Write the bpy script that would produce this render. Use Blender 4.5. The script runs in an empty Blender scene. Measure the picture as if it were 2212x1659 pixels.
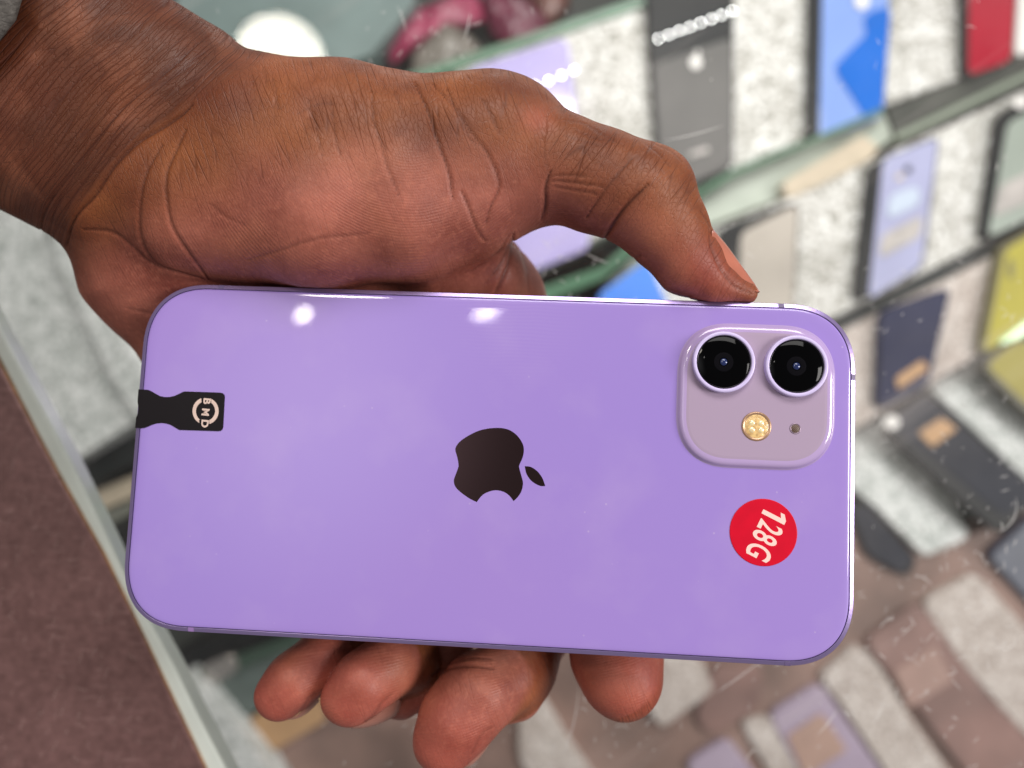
import bpy, bmesh, math, random
import numpy as np
from mathutils import Vector, Matrix, noise as mnoise
from mathutils.geometry import tessellate_polygon

random.seed(7); rng = np.random.default_rng(11)
sc = bpy.context.scene
COL = sc.collection
MM = 0.001

# ------------------------------------------------------------------ camera, world, lamps
CAM_H = 600.0            # camera height above the floor of the display case, mm
F = 1662.0               # focal length in picture units (picture 2212 x 1659 units)
cam_d = bpy.data.cameras.new("camera")
cam = bpy.data.objects.new("camera", cam_d); COL.objects.link(cam)
cam.location = (0, 0, CAM_H * MM)
cam_d.sensor_width = 36.0
cam_d.lens = 36.0 * F / 2212.0
cam_d.clip_start = 0.01; cam_d.clip_end = 20
cam_d.dof.use_dof = True
cam_d.dof.focus_distance = 0.1535
cam_d.dof.aperture_fstop = 7.2
sc.camera = cam

world = bpy.data.worlds.new("World"); sc.world = world
world.use_nodes = True
bg = world.node_tree.nodes["Background"]
bg.inputs[0].default_value = (1.0, 0.965, 0.95, 1); bg.inputs[1].default_value = 0.18

def area(name, loc, aim, sx, sy, power, col=(1, 1, 1), shape='RECTANGLE'):
    l = bpy.data.lights.new(name, 'AREA'); l.shape = shape
    l.size = sx; l.size_y = sy; l.energy = power; l.color = col
    o = bpy.data.objects.new(name, l); COL.objects.link(o)
    o.location = loc
    o.rotation_euler = (Vector(aim) - Vector(loc)).to_track_quat('-Z', 'Y').to_euler()
    return o
sb_ = area("soft_ceiling_lamp", (-0.61, 0.18, 1.90), (-0.55, 0.17, 0.4), 1.05, 1.0, 3.2, (0.97, 0.97, 1.0), 'ELLIPSE').data
sb_.use_nodes = True; N, L = sb_.node_tree.nodes, sb_.node_tree.links      # added soft light for the phone back's sheen: bright middle, fading to its rim
ge = N.new('ShaderNodeNewGeometry'); dd = N.new('ShaderNodeVectorMath'); dd.operation = 'DISTANCE'; dd.inputs[1].default_value = (0.5, 0.5, 0)
sx_ = N.new('ShaderNodeVectorMath'); sx_.operation = 'MULTIPLY'; sx_.inputs[1].default_value = (1, 1, 0)
L.new(ge.outputs['Parametric'], sx_.inputs[0]); L.new(sx_.outputs[0], dd.inputs[0])
mr_ = N.new('ShaderNodeMapRange'); mr_.interpolation_type = 'SMOOTHSTEP'; mr_.inputs[1].default_value = 0.0; mr_.inputs[2].default_value = 0.5; mr_.inputs[3].default_value = 1.0; mr_.inputs[4].default_value = 0.0
L.new(dd.outputs['Value'], mr_.inputs[0]); L.new(mr_.outputs[0], N['Emission'].inputs['Strength'])
area("ceiling_panel_lamp", (0.30, 1.42, 1.75), (0, 0, 0.4), 1.2, 0.8, 20.0, (1, 0.97, 0.94))
area("side_panel_lamp", (1.52, 0.02, 1.58), (0, 0, 0.4), 0.5, 0.9, 22.0, (1, 0.96, 0.94))
area("case_light_lamp", (0.12, 0.30, 0.30), (0.10, 0.03, 0.02), 0.40, 0.03, 0.80, (1, 0.98, 0.95))
area("spot_lamp", (-0.517, 0.347, 1.64), (-0.044, 0.015, 0.44), 0.034, 0.016, 0.07, (1, 0.93, 0.88), 'ELLIPSE')
area("spot_lamp", (-0.167, 0.345, 1.64), (-0.005, 0.015, 0.44), 0.050, 0.020, 0.07, (1, 0.95, 0.92), 'ELLIPSE')
area("round_downlight_lamp", (-0.415, 0.575, 1.54), (-0.1, 0.1, 0.38), 0.155, 0.155, 1.7, (1, 0.93, 0.80), 'DISK')

sc.view_settings.view_transform = 'Standard'
sc.view_settings.look = 'None'
sc.view_settings.exposure = 0.25
sc.view_settings.gamma = 1.0
sc.cycles.use_denoising = True
sc.cycles.max_bounces = 10
sc.cycles.transparent_max_bounces = 12
sc.cycles.sample_clamp_indirect = 4.0

# ------------------------------------------------------------------ helpers
def P(u, v, d):
    """a point (mm) seen at picture place (u, v), d mm in front of the camera"""
    return np.array([(u - 1106.0) / F * d, (829.5 - v) / F * d, CAM_H - d])

def lin(c):
    c = np.array(c, float) / 255.0
    return tuple(np.where(c <= 0.04045, c / 12.92, ((c + 0.055) / 1.055) ** 2.4)) + (1.0,)

def new_mat(name):
    m = bpy.data.materials.new(name); m.use_nodes = True
    nt = m.node_tree
    return m, nt, nt.nodes["Principled BSDF"]

def mat(name, col, rough=0.5, metal=0.0, spec=0.5, coat=0.0, var=0.0, vscale=60.0, bump=0.0, bscale=400.0, bdist=0.0004):
    """principled material with a little procedural colour variation and relief"""
    m, nt, b = new_mat(name)
    N, L = nt.nodes, nt.links
    b.inputs['Roughness'].default_value = rough
    b.inputs['Metallic'].default_value = metal
    b.inputs['Specular IOR Level'].default_value = spec
    b.inputs['Coat Weight'].default_value = coat
    b.inputs['Coat Roughness'].default_value = 0.04
    c = lin(col)
    tc = N.new('ShaderNodeTexCoord')
    nz = N.new('ShaderNodeTexNoise'); nz.inputs['Scale'].default_value = vscale; nz.inputs['Detail'].default_value = 5
    L.new(tc.outputs['Object'], nz.inputs['Vector'])
    rp = N.new('ShaderNodeValToRGB')
    rp.color_ramp.elements[0].position = 0.3; rp.color_ramp.elements[1].position = 0.7
    rp.color_ramp.elements[0].color = tuple(x * (1 - var) for x in c[:3]) + (1,)
    rp.color_ramp.elements[1].color = tuple(min(1, x * (1 + var)) for x in c[:3]) + (1,)
    L.new(nz.outputs['Fac'], rp.inputs['Fac']); L.new(rp.outputs['Color'], b.inputs['Base Color'])
    if bump:
        n2 = N.new('ShaderNodeTexNoise'); n2.inputs['Scale'].default_value = bscale; n2.inputs['Detail'].default_value = 3
        L.new(tc.outputs['Object'], n2.inputs['Vector'])
        bp = N.new('ShaderNodeBump'); bp.inputs['Strength'].default_value = bump; bp.inputs['Distance'].default_value = bdist
        L.new(n2.outputs['Fac'], bp.inputs['Height']); L.new(bp.outputs['Normal'], b.inputs['Normal'])
    return m

def tag(o, label=None, cat=None, group=None, kind=None):
    if label: o['label'] = label
    if cat: o['category'] = cat
    if group: o['group'] = group
    if kind: o['kind'] = kind
    return o

def link(name, me, m=None, parent=None, smooth=False):
    if m is not None: me.materials.append(m)
    if smooth:
        me.polygons.foreach_set('use_smooth', np.ones(len(me.polygons), bool))
    o = bpy.data.objects.new(name, me); COL.objects.link(o)
    if parent is not None: o.parent = parent
    return o

def mesh(name, verts, faces):
    me = bpy.data.meshes.new(name)
    me.from_pydata([tuple(float(c) * MM for c in v) for v in verts], [], [tuple(int(i) for i in f) for f in faces])
    me.update()
    return me

def empty(name, loc=(0, 0, 0), mw=None):
    o = bpy.data.objects.new(name, None); COL.objects.link(o)
    o.empty_display_size = 0.01
    if mw is not None: o.matrix_world = mw
    else: o.location = loc
    return o

def rot2(pts, c, a):
    ca, sa = math.cos(a), math.sin(a)
    return [(c[0] + (x - c[0]) * ca - (y - c[1]) * sa, c[1] + (x - c[0]) * sa + (y - c[1]) * ca) for x, y in pts]

def rrect(w, h, r, n=14, p=2.35):
    """outline of a rounded rectangle, anticlockwise, squircle-like corners"""
    out = []
    for cx, cy, a0 in ((w/2-r, h/2-r, 0), (-w/2+r, h/2-r, 90), (-w/2+r, -h/2+r, 180), (w/2-r, -h/2+r, 270)):
        for k in range(n + 1):
            a = math.radians(a0 + 90.0 * k / n); c, s = math.cos(a), math.sin(a)
            out.append((cx + r * math.copysign(abs(c) ** (2/p), c), cy + r * math.copysign(abs(s) ** (2/p), s)))
    return np.array(out)

def inset_loop(loop, d):
    """move an anticlockwise loop inwards by d along its own normals"""
    a = np.roll(loop, 1, 0); b = np.roll(loop, -1, 0)
    t = b - a; t /= np.linalg.norm(t, axis=1)[:, None] + 1e-9
    n = np.stack([-t[:, 1], t[:, 0]], 1)
    return loop + n * d

def fill2(ring):
    """triangles that fill a flat ring, all facing +z"""
    out_ = []
    for a, b, c in tessellate_polygon([[Vector((float(p[0]), float(p[1]), 0)) for p in ring]]):
        pa, pb, pc = ring[a], ring[b], ring[c]
        if (pb[0]-pa[0])*(pc[1]-pa[1]) - (pb[1]-pa[1])*(pc[0]-pa[0]) < 0: b, c = c, b
        out_.append((a, b, c))
    return out_

def loft(loop, profile, cap_top=True, cap_bot=True):
    """profile = [(inset, z)] from top to bottom"""
    vs, fs = [], []
    n = len(loop)
    for ins, z in profile:
        l = inset_loop(loop, ins)
        vs += [(x, y, z) for x, y in l]
    for k in range(len(profile) - 1):
        for i in range(n):
            j = (i + 1) % n
            fs.append((k*n + i, (k+1)*n + i, (k+1)*n + j, k*n + j))
    if cap_top: fs += fill2(vs[:n])
    if cap_bot:
        k0 = (len(profile)-1)*n
        fs += [tuple(k0 + i for i in reversed(f)) for f in fill2(vs[k0:])]
    return vs, fs

def catmull(pts, n=8, closed=False):
    pts = np.array(pts, float); out = []
    m = len(pts)
    rngi = range(m) if closed else range(m - 1)
    for i in rngi:
        if closed:
            p0, p1, p2, p3 = pts[(i-1) % m], pts[i], pts[(i+1) % m], pts[(i+2) % m]
        else:
            p0, p1, p2, p3 = pts[max(i-1, 0)], pts[i], pts[i+1], pts[min(i+2, m-1)]
        for k in range(n):
            t = k / n
            out.append(0.5 * ((2*p1) + (-p0+p2)*t + (2*p0-5*p1+4*p2-p3)*t*t + (-p0+3*p1-3*p2+p3)*t**3))
    if not closed: out.append(pts[-1])
    return np.array(out)

def ccw(loop):
    loop = np.array(loop, float)
    x, y = loop[:, 0], loop[:, 1]
    return loop if np.sum(x*np.roll(y, -1) - np.roll(x, -1)*y) > 0 else loop[::-1]

def tri_plate(name, loop, z0, z1, m, parent):
    """thin plate with any outline: filled top at z1, walls to z0"""
    vs, fs = loft(ccw(loop), [(0, z1), (0, z0)], True, False)
    return link(name, mesh(name, vs, fs), m, parent)

def disc(name, c, prof, m, parent, n=48, smooth=True, cap=True):
    """turned piece: prof = [(radius, z)] from the middle of the top outwards and down"""
    vs, fs = [], []
    for r, z in prof:
        for i in range(n):
            a = 2*math.pi*i/n
            vs.append((c[0] + r*math.cos(a), c[1] + r*math.sin(a), z))
    for k in range(len(prof) - 1):
        for i in range(n):
            j = (i+1) % n
            fs.append((k*n+i, (k+1)*n+i, (k+1)*n+j, k*n+j))
    if cap: fs.append(tuple(range(n)))
    me = mesh(name, vs, fs)
    return link(name, me, m, parent, smooth)

def text_mesh(name, body, size, m, parent, loc, ang, sx=1.0, bold=0.02, ext=0.01, z=0.0):
    cu = bpy.data.curves.new(name, 'FONT'); cu.body = body; cu.size = size * MM
    cu.align_x = 'CENTER'; cu.align_y = 'CENTER'
    cu.offset = bold * MM; cu.extrude = ext * MM; cu.resolution_u = 6
    to = bpy.data.objects.new(name, cu); COL.objects.link(to)
    dg = bpy.context.evaluated_depsgraph_get()
    me = bpy.data.meshes.new_from_object(to.evaluated_get(dg))
    bpy.data.objects.remove(to)
    me.transform(Matrix.Translation((loc[0]*MM, loc[1]*MM, z*MM)) @ Matrix.Rotation(ang, 4, 'Z') @ Matrix.Diagonal((sx, 1, 1, 1)))
    me.name = name
    me.materials.clear()
    return link(name, me, m, parent)

# ================================================================== the display case (setting)
GLASS_D = 218.0          # distance of the counter glass from the camera
FLOOR_D = 650.0          # distance of the case floor

def px_loop(pts, d):
    return np.array([P(u, v, d)[:2] for u, v in pts])

def round_poly(pts, r, n=5):
    pts = np.array(ccw(pts), float); out = []
    m = len(pts)
    for i in range(m):
        p, a, b = pts[i], pts[i-1], pts[(i+1) % m]
        da = (a-p)/np.linalg.norm(a-p); db = (b-p)/np.linalg.norm(b-p)
        rr = min(r, np.linalg.norm(a-p)*0.45, np.linalg.norm(b-p)*0.45)
        for k in range(n + 1):
            t = k/n
            out.append((1-t)**2*(p+da*rr) + 2*t*(1-t)*p + t*t*(p+db*rr))
    return np.array(out)

def slab(name, pts, d, thick, m, parent=None, r=1.0, bev=0.8, off=None):
    """a slab whose top face shows the outline pts at distance d; thick mm deep"""
    loop = round_poly(px_loop(pts, d), r)
    z = CAM_H - d
    vs, fs = loft(loop, [(bev, z), (bev*0.3, z - bev*0.3), (0, z - bev), (0, z - thick)])
    if off is not None: vs = [np.array(v) - off for v in vs]
    return link(name, mesh(name, vs, fs), m, parent)

# felt: pale, mottled, a bit fluffy
def felt_mat(name, a, b_, c):
    m, nt, b = new_mat(name); N, L = nt.nodes, nt.links
    tc = N.new('ShaderNodeTexCoord')
    n1 = N.new('ShaderNodeTexNoise'); n1.inputs['Scale'].default_value = 230; n1.inputs['Detail'].default_value = 4; n1.inputs['Distortion'].default_value = 1.6
    n2 = N.new('ShaderNodeTexNoise'); n2.inputs['Scale'].default_value = 45; n2.inputs['Detail'].default_value = 3
    L.new(tc.outputs['Object'], n1.inputs['Vector']); L.new(tc.outputs['Object'], n2.inputs['Vector'])
    ad = N.new('ShaderNodeMath'); ad.operation = 'MULTIPLY_ADD'; ad.inputs[1].default_value = 0.16; 
    sb = N.new('ShaderNodeMath'); sb.operation = 'MULTIPLY'; sb.inputs[1].default_value = 0.84
    L.new(n1.outputs['Fac'], sb.inputs[0]); L.new(n2.outputs['Fac'], ad.inputs[0]); L.new(sb.outputs[0], ad.inputs[2])
    rp = N.new('ShaderNodeValToRGB'); cr = rp.color_ramp
    cr.elements[0].position = 0.44; cr.elements[0].color = lin(a)
    cr.elements[1].position = 0.58; cr.elements[1].color = lin(c)
    e = cr.elements.new(0.51); e.color = lin(b_)
    L.new(ad.outputs[0], rp.inputs['Fac']); L.new(rp.outputs['Color'], b.inputs['Base Color'])
    b.inputs['Roughness'].default_value = 0.9; b.inputs['Specular IOR Level'].default_value = 0.2
    b.inputs['Sheen Weight'].default_value = 0.2
    bp = N.new('ShaderNodeBump'); bp.inputs['Strength'].default_value = 0.9; bp.inputs['Distance'].default_value = 0.002
    L.new(n1.outputs['Fac'], bp.inputs['Height']); L.new(bp.outputs['Normal'], b.inputs['Normal'])
    return m

M_felt = felt_mat('felt_pale', (150, 147, 138), (216, 214, 208), (252, 252, 250))
M_feltg = felt_mat('felt_grey', (172, 178, 174), (222, 226, 222), (252, 253, 252))
M_feltp = felt_mat('felt_rosy', (176, 163, 155), (202, 190, 182), (228, 220, 214))
M_floor = mat('case_floor_dark', (48, 52, 48), 0.6, var=0.35, vscale=30)
M_mauve = mat('case_base_mauve', (136, 110, 100), 0.5, var=0.45, vscale=14)  # brown-pink reflection put into the colour
M_black = mat('black_plastic', (16, 19, 21), 0.4, spec=0.3)
M_darkglass = mat('dark_gap', (30, 36, 35), 0.4, spec=0.3)
M_green = mat('glass_edge_green', (80, 116, 92), 0.25, coat=0.3, var=0.2)
M_ledge = mat('ledge_frosted', (176, 184, 172), 0.35, var=0.12, vscale=40)
M_beige = mat('beige_card', (194, 180, 158), 0.6, var=0.1)
M_gold = mat('tan_price_tag', (190, 150, 108), 0.55, var=0.08)
M_white = mat('white_plastic', (235, 232, 228), 0.4)

slab('case_floor', [(-900, -700), (3200, -700), (3200, 2400), (-900, 2400)], FLOOR_D, 12, M_floor)['kind'] = 'structure'

def board(name, pts, d, m, label, cat='display board', group='felt display boards'):
    o = slab(name, pts, d, FLOOR_D - d - 0.5, m, r=1.5, bev=1.2)
    return tag(o, label, cat, group)

R1, R2, R3, RL = 592.0, 586.0, 580.0, 584.0
board('display_board', [(985, 150), (1409, 4), (1700, -95), (2400, -300), (2400, 40), (2081, 165), (1911, 228), (1585, 365), (1150, 583), (1000, 645)], R1, M_felt,
      'pale mottled felt step at the back carrying the grey, blue and red phones')
board('display_board', [(1500, 510), (1697, 430), (1891, 342), (2212, 196), (2400, 110), (2400, 380), (2212, 476), (2032, 573), (1814, 680), (1690, 740), (1400, 800), (1400, 560)], R2, M_felt,
      'pale felt middle step carrying the lilac phone beside the thumb nail')
board('display_board', [(1690, 790), (1828, 712), (2052, 600), (2400, 425), (2400, 585), (2112, 768), (2004, 834), (1851, 925), (1690, 1020)], R3, M_feltp,
      'pale felt front step under the navy phone with tan tag')

# mirror image in the glass, built as solid felt strips over a mauve base
b_ = slab('case_base', [(1500, 1240), (1852, 1080), (2010, 1180), (2240, 1110), (2700, 1200), (2700, 2000), (-200, 2000), (-200, 1760), (640, 1560), (1000, 1380)], 604, 30, M_mauve, r=3); b_['kind'] = 'structure'  # pinkish reflection modelled as a solid mauve base
def strip(pts, d, m, label):
    d = d + 13; o = slab('felt_strip', pts, d, 20, m, r=6, bev=1.5)
    return tag(o, label, 'felt strip', 'felt strips of the lower tray')
strip([(1690, 1020), (1851, 930), (1905, 905), (2000, 1005), (2093, 1150), (2085, 1168), (1998, 1203), (1890, 1095), (1760, 990)], RL, M_feltg, 'felt strip running down beside the charcoal phone, ending at a dark corner')
strip([(2006, 838), (2110, 774), (2180, 850), (2330, 990), (2330, 1130), (2212, 1030), (2100, 925)], RL, M_feltg, 'felt strip between the charcoal phone and the yellow-green phone')
strip([(1997, 1312), (2010, 1290), (2100, 1243), (2122, 1250), (2212, 1352), (2400, 1570), (2400, 1760), (2201, 1571), (2085, 1440)], RL, M_feltp, 'broad felt strip at the right edge crossing the mauve tray')
strip([(1772, 1462), (1850, 1392), (1900, 1440), (1960, 1540), (2060, 1680), (2120, 1780), (2000, 1790), (1905, 1655), (1830, 1540)], RL, M_feltp, 'felt strip below the right bottom corner of the held phone')
strip([(1425, 1410), (1516, 1425), (1543, 1492), (1430, 1575), (1380, 1500)], RL, M_feltp, 'short felt patch just right of the index finger tip')
strip([(1120, 1470), (1170, 1500), (1230, 1600), (1300, 1700), (1200, 1760), (1120, 1640)], RL, M_feltp, 'felt strip below the middle finger tip at the bottom edge')
strip([(1600, 1560), (1660, 1545), (1760, 1700), (1700, 1740)], RL + 2, M_feltp, 'narrow felt strip between the two lavender phones')

# the left part of the case
board('display_board', [(-200, 380), (330, 380), (330, 780), (304, 905), (150, 1002), (60, 840), (-200, 560)], 560, M_feltg,
      'pale grey felt panel left of the palm, above the dark gap', 'display board')
slab('felt_ridge', [(90, 470), (160, 520), (360, 870), (350, 930), (310, 935), (230, 810), (110, 560)], 548, 11.5, M_feltg, bpy.data.objects['display_board.003'], r=6, bev=4)
# things under the glass, lower left
def small(name, pts, d, m, label, cat, thick=None, r=1.5, group=None):
    return tag(slab(name, pts, d, thick or (FLOOR_D - d - 0.5), m, r=r), label, cat, group)
small('glass_shelf', [(150, 1004), (320, 925), (700, 800), (700, 850), (320, 985), (178, 1052)], 585, M_darkglass, 'dark green glass shelf below the grey felt panel', 'shelf')
small('card_box', [(190, 1068), (330, 1010), (330, 1055), (212, 1105)], 600, M_beige, 'flat beige box under the glass left of the held phone', 'box')
small('case_rail', [(214, 1112), (330, 1062), (330, 1085), (225, 1138)], 605, mat('rail_grey', (120, 122, 112), 0.4), 'thin grey rail below the flat beige box', 'rail')
small('dark_phone', [(232, 1150), (420, 1080), (480, 1200), (290, 1290)], 612, M_black, 'black phone half hidden under the bottom left corner of the lilac phone', 'phone', r=6)
M_shelf2 = mat('shelf_smoky', (92, 104, 100), 0.2, coat=0.3, var=0.15)
small('smoky_shelf', [(395, 1502), (640, 1385), (900, 1300), (900, 1380), (650, 1490), (440, 1590)], 596, M_shelf2, 'smoky grey glass shelf below the bottom left of the held phone', 'shelf')
small('dark_bar', [(360, 1420), (600, 1330), (640, 1360), (390, 1480)], 600, M_black, 'black bar under the glass, below the bottom edge of the held phone', 'bar')
small('green_bar', [(352, 1478), (640, 1370), (640, 1395), (385, 1506)], 590, mat('bar_green', (58, 78, 66), 0.3), 'dark green glass edge between the black bar and the smoky shelf', 'bar')
small('tan_box', [(488, 1592), (560, 1540), (690, 1500), (700, 1560), (560, 1640), (525, 1640)], 598, M_gold, 'tan box lid left of the pinky finger tip', 'box')
small('felt_strip', [(380, 1470), (400, 1460), (450, 1500), (560, 1640), (640, 1760), (540, 1780), (430, 1600)], 575, M_feltg, 'felt strip beside the pale glass edge in the bottom left corner', 'felt strip', group='felt strips of the lower tray')
wr = small('chrome_hook', [(436, 1440), (500, 1412), (520, 1440), (470, 1478), (440, 1470)], 588, mat('chrome_grey', (190, 185, 180), 0.15, 0.8), 'small shiny hook below the held phone near the pinky', 'hook', thick=8, r=6)

# back edge of the case, top left
small('glass_shelf', [(979, 128), (1409, -16), (1720, -120), (1720, -90), (1409, 6), (979, 150), (700, 240), (700, 215)], 588, M_green, 'green glass shelf edge along the back of the rear felt step', 'shelf')
small('glass_shelf', [(1120, 640), (1181, 618), (1301, 575), (1480, 425), (1585, 366), (1765, 293), (1908, 231), (1912, 240), (1767, 303), (1588, 377), (1488, 440), (1306, 600), (1190, 650), (1120, 668)], 580, M_green, 'green glass shelf edge along the front of the rear felt step', 'shelf')
small('ledge', [(1480, 455), (1588, 380), (1767, 305), (1910, 242), (1932, 300), (1700, 424), (1541, 484), (1420, 560), (1330, 640), (1310, 610)], 596, M_ledge, 'pale frosted ledge between the rear and middle felt steps', 'ledge')
small('card_box', [(1690, 395), (1865, 290), (1900, 318), (1880, 345), (1720, 424), (1700, 428)], 584, M_beige, 'cream box lying on the pale ledge under the blue phone', 'box')
M_blk2 = mat('ledge_dark', (66, 68, 62), 0.4, var=0.25, vscale=30)
small('dark_ledge', [(1916, 232), (2081, 168), (2212, 100), (2400, 10), (2400, 105), (2212, 188), (1940, 305)], 592, M_blk2, 'dark ledge in front of the red phone', 'ledge')
small('light_rail', [(1935, 290), (2212, 158), (2400, 75), (2400, 88), (2212, 172), (1940, 304)], 588, mat('rail_green', (140, 150, 134), 0.3), 'thin pale rail along the front of the dark ledge', 'rail')
small('front_rail', [(1780, 712), (1820, 690), (2033, 580), (2212, 485), (2400, 385), (2400, 415), (2212, 515), (2052, 595), (1828, 707), (1700, 775)], 584, M_darkglass, 'dark glass rail between the lilac phone and the navy phone', 'rail')

M_teal = mat('teal_card', (112, 130, 128), 0.5, var=0.2, vscale=20)
small('pale_panel', [(380, -200), (760, -200), (900, 0), (800, 120), (560, 200), (380, 100)], 606, M_teal, 'grey-teal panel behind the wrist at the top', 'panel')
def wrapper(pts, d, col, label, h=8):
    """crumpled packet: a gridded patch with random folds, closed underneath"""
    loop = round_poly(px_loop(pts, d), 12, 6)
    c = loop.mean(0); vs, fs = [], []; n = len(loop); K = 6
    for k in range(K + 1):
        t = k / K
        for q in loop:
            p = c + (q - c) * (1 - t)
            zz = CAM_H - d - h + h * (1 - (1 - t) ** 3) + 5 * mnoise.noise(Vector((p[0]*0.09, p[1]*0.09, d))) * (1 if k else 0)
            vs.append((p[0], p[1], zz))
    for k in range(K):
        for i in range(n):
            j = (i+1) % n
            fs.append((k*n+i, k*n+j, (k+1)*n+j, (k+1)*n+i))
    fs.append(tuple(reversed(range(n))))
    o = link('packet', mesh('packet', vs, fs), mat('packet_foil', col, 0.3, coat=0.3, var=0.25, vscale=70), smooth=True)
    return tag(o, label, 'packet', 'packets lying at the back of the case')
wrapper([(820, 30), (900, 10), (1020, -40), (1060, 30), (980, 60), (900, 90), (830, 150)], 620, (146, 48, 80), 'crumpled pink packet left of the grey card')
wrapper([(880, 110), (960, 30), (1010, 60), (1060, 120), (1000, 170), (880, 190)], 614, (116, 110, 102), 'crumpled grey packet between the pink and crimson ones')
wrapper([(1030, -20), (1090, -50), (1180, 20), (1200, 70), (1120, 105), (1060, 80)], 620, (96, 26, 52), 'crumpled crimson packet next to the green shelf edge')
wrapper([(1130, -60), (1220, -60), (1240, 0), (1180, 60), (1140, 20)], 630, (96, 52, 42), 'crumpled brown packet at the top edge')
wrapper([(640, 40), (740, 60), (760, 150), (690, 190), (640, 140)], 622, (70, 92, 78), 'crumpled dull green packet at the back of the case')

# ------------------------------------------------------------------ phones on show
def show_phone(label, pts, d, frame_m, back_m, rim=8, panel=None, shadow_side=True):
    c = P(*np.mean(pts, axis=0), d + 9)
    t = empty('display_phone', Vector(c) * MM)
    tag(t, label, 'phone', 'phones on show in the case')
    slab('frame', pts, d, 8.0, frame_m, t, r=9, bev=1.0, off=c)
    if panel is None:
        q = np.array(pts, float); cc = q.mean(0)
        panel = cc + (q - cc) * (1 - rim / 100.0)
    slab('back_panel', panel, d - 0.6, 1.2, back_m, t, r=7, bev=0.5, off=c)
    return t, c
def add(t, c, name, pts, d, m, r=2.0, th=0.8, label=None):
    o = slab(name, pts, d, th, m, t, r=r, bev=0.2, off=c)
    if label: o['label'] = label
    return o
def ell(u, v, a, b, n=16):
    return [(u + a*math.cos(2*math.pi*k/n), v + b*math.sin(2*math.pi*k/n)) for k in range(n)]

def glossy(name, col, rough=0.12, var=0.06): return mat(name, col, rough, coat=0.6, var=var, vscale=25)
M_lil = glossy('phone_lilac', (176, 166, 214)); M_greyp = mat('phone_grey', (88, 86, 84), 0.55, coat=0.0, var=0.1)
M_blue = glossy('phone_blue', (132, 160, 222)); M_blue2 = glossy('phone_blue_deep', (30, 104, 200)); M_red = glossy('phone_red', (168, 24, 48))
M_navy = mat('phone_navy', (38, 42, 70), 0.55, spec=0.2, var=0.15, vscale=25); M_char = mat('phone_charcoal', (50, 52, 60), 0.55, spec=0.2, var=0.15, vscale=25)
M_yel = mat('phone_yellow', (176, 166, 66), 0.5, spec=0.25, var=0.1, vscale=25); M_yel2 = mat('phone_yellow_dull', (160, 150, 80), 0.5, spec=0.25, var=0.1, vscale=25); M_lav = mat('phone_lavender', (172, 156, 176), 0.4, var=0.06)
M_bei = mat('phone_beige_grey', (172, 164, 154), 0.35, var=0.14, vscale=18); M_ggr = mat('phone_green_grey', (150, 160, 150), 0.35, var=0.12, vscale=18)
M_lil2 = glossy('phone_pale_lilac', (170, 172, 204)); M_sky = glossy('phone_sky_blue', (86, 140, 232))
M_mint = glossy('mint_film', (160, 222, 128)); M_smear = mat('matte_print', (176, 170, 166), 0.5, var=0.2)

D1, D2, D3 = R1 - 9.0, R2 - 9.0, R3 - 9.0
t, c = show_phone('lavender phone on the rear felt step, half hidden behind the thumb', [(1008, 150), (1226, 78), (1276, 536), (1085, 612)], D1, M_lil, M_lil, 3)
t, c = show_phone('grey phone with black top band and white fruit emblem on the rear step', [(1392, -60), (1586, -120), (1585, 364), (1425, 430)], D1, M_black, M_greyp,
                  panel=[(1412, 138), (1583, 80), (1582, 358), (1432, 421)])
add(t, c, 'top_band', [(1402, -60), (1582, -115), (1582, 74), (1410, 132)], D1 - 0.6, M_black)
add(t, c, 'emblem', ell(1503, 134, 12, 14), D1 - 1.6, M_white, 4); add(t, c, 'emblem_leaf', ell(1507, 113, 4, 6, 8), D1 - 1.6, M_white)
add(t, c, 'printed_line', [(1488, 330), (1530, 316), (1532, 327), (1490, 340)], D1 - 1.6, M_smear)
t, c = show_phone('blue phone with deep blue shape on its back and white emblem', [(1752, -120), (1932, -150), (1910, 252), (1744, 310)], D1, M_black, M_blue,
                  panel=[(1778, -118), (1928, -146), (1908, 250), (1770, 302)])
add(t, c, 'back_print', [(1925, 14), (1885, 22), (1862, 42), (1874, 72), (1800, 146), (1872, 258), (1906, 242)], D1 - 1.6, M_blue2, 6)  # reflection put into the colour as a deep blue shape
add(t, c, 'emblem', ell(1862, 2, 15, 17), D1 - 2.4, M_white, 4)
t, c = show_phone('glossy red phone at the top right corner', [(2080, -120), (2206, -160), (2188, 130), (2082, 170)], D1, M_black, M_red,
                  panel=[(2094, -118), (2204, -155), (2186, 130), (2092, 164)])
t, c = show_phone('white edged phone cut by the right border beside the red phone', [(2206, -120), (2330, -160), (2310, 80), (2192, 126)], D1, M_white, M_white, 6)
t, c = show_phone('beige-grey phone just right of the thumb nail', [(1552, 492), (1728, 432), (1714, 730), (1560, 790)], D2, M_black, M_bei,
                  panel=[(1600, 502), (1724, 440), (1712, 725), (1592, 775)])
t, c = show_phone('pale lilac phone with one dark camera spot on the middle step', [(1880, 352), (2032, 290), (1996, 578), (1846, 655)], D2, M_black, M_lil2,
                  panel=[(1908, 342), (2028, 295), (1992, 574), (1876, 648)])
add(t, c, 'camera_spot', ell(1962, 366, 8, 8), D2 - 1.6, M_black, 3); add(t, c, 'flash_spot', ell(1944, 382, 8, 7), D2 - 1.6, M_beige, 3)
add(t, c, 'back_print', [(1905, 508), (1995, 462), (1990, 510), (1900, 560)], D2 - 1.6, M_smear, 6); add(t, c, 'pale_print', [(1922, 420), (1985, 400), (1988, 440), (1915, 475)], D2 - 1.6, mat('print_blue', (186, 198, 216), 0.4), 8)
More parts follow.
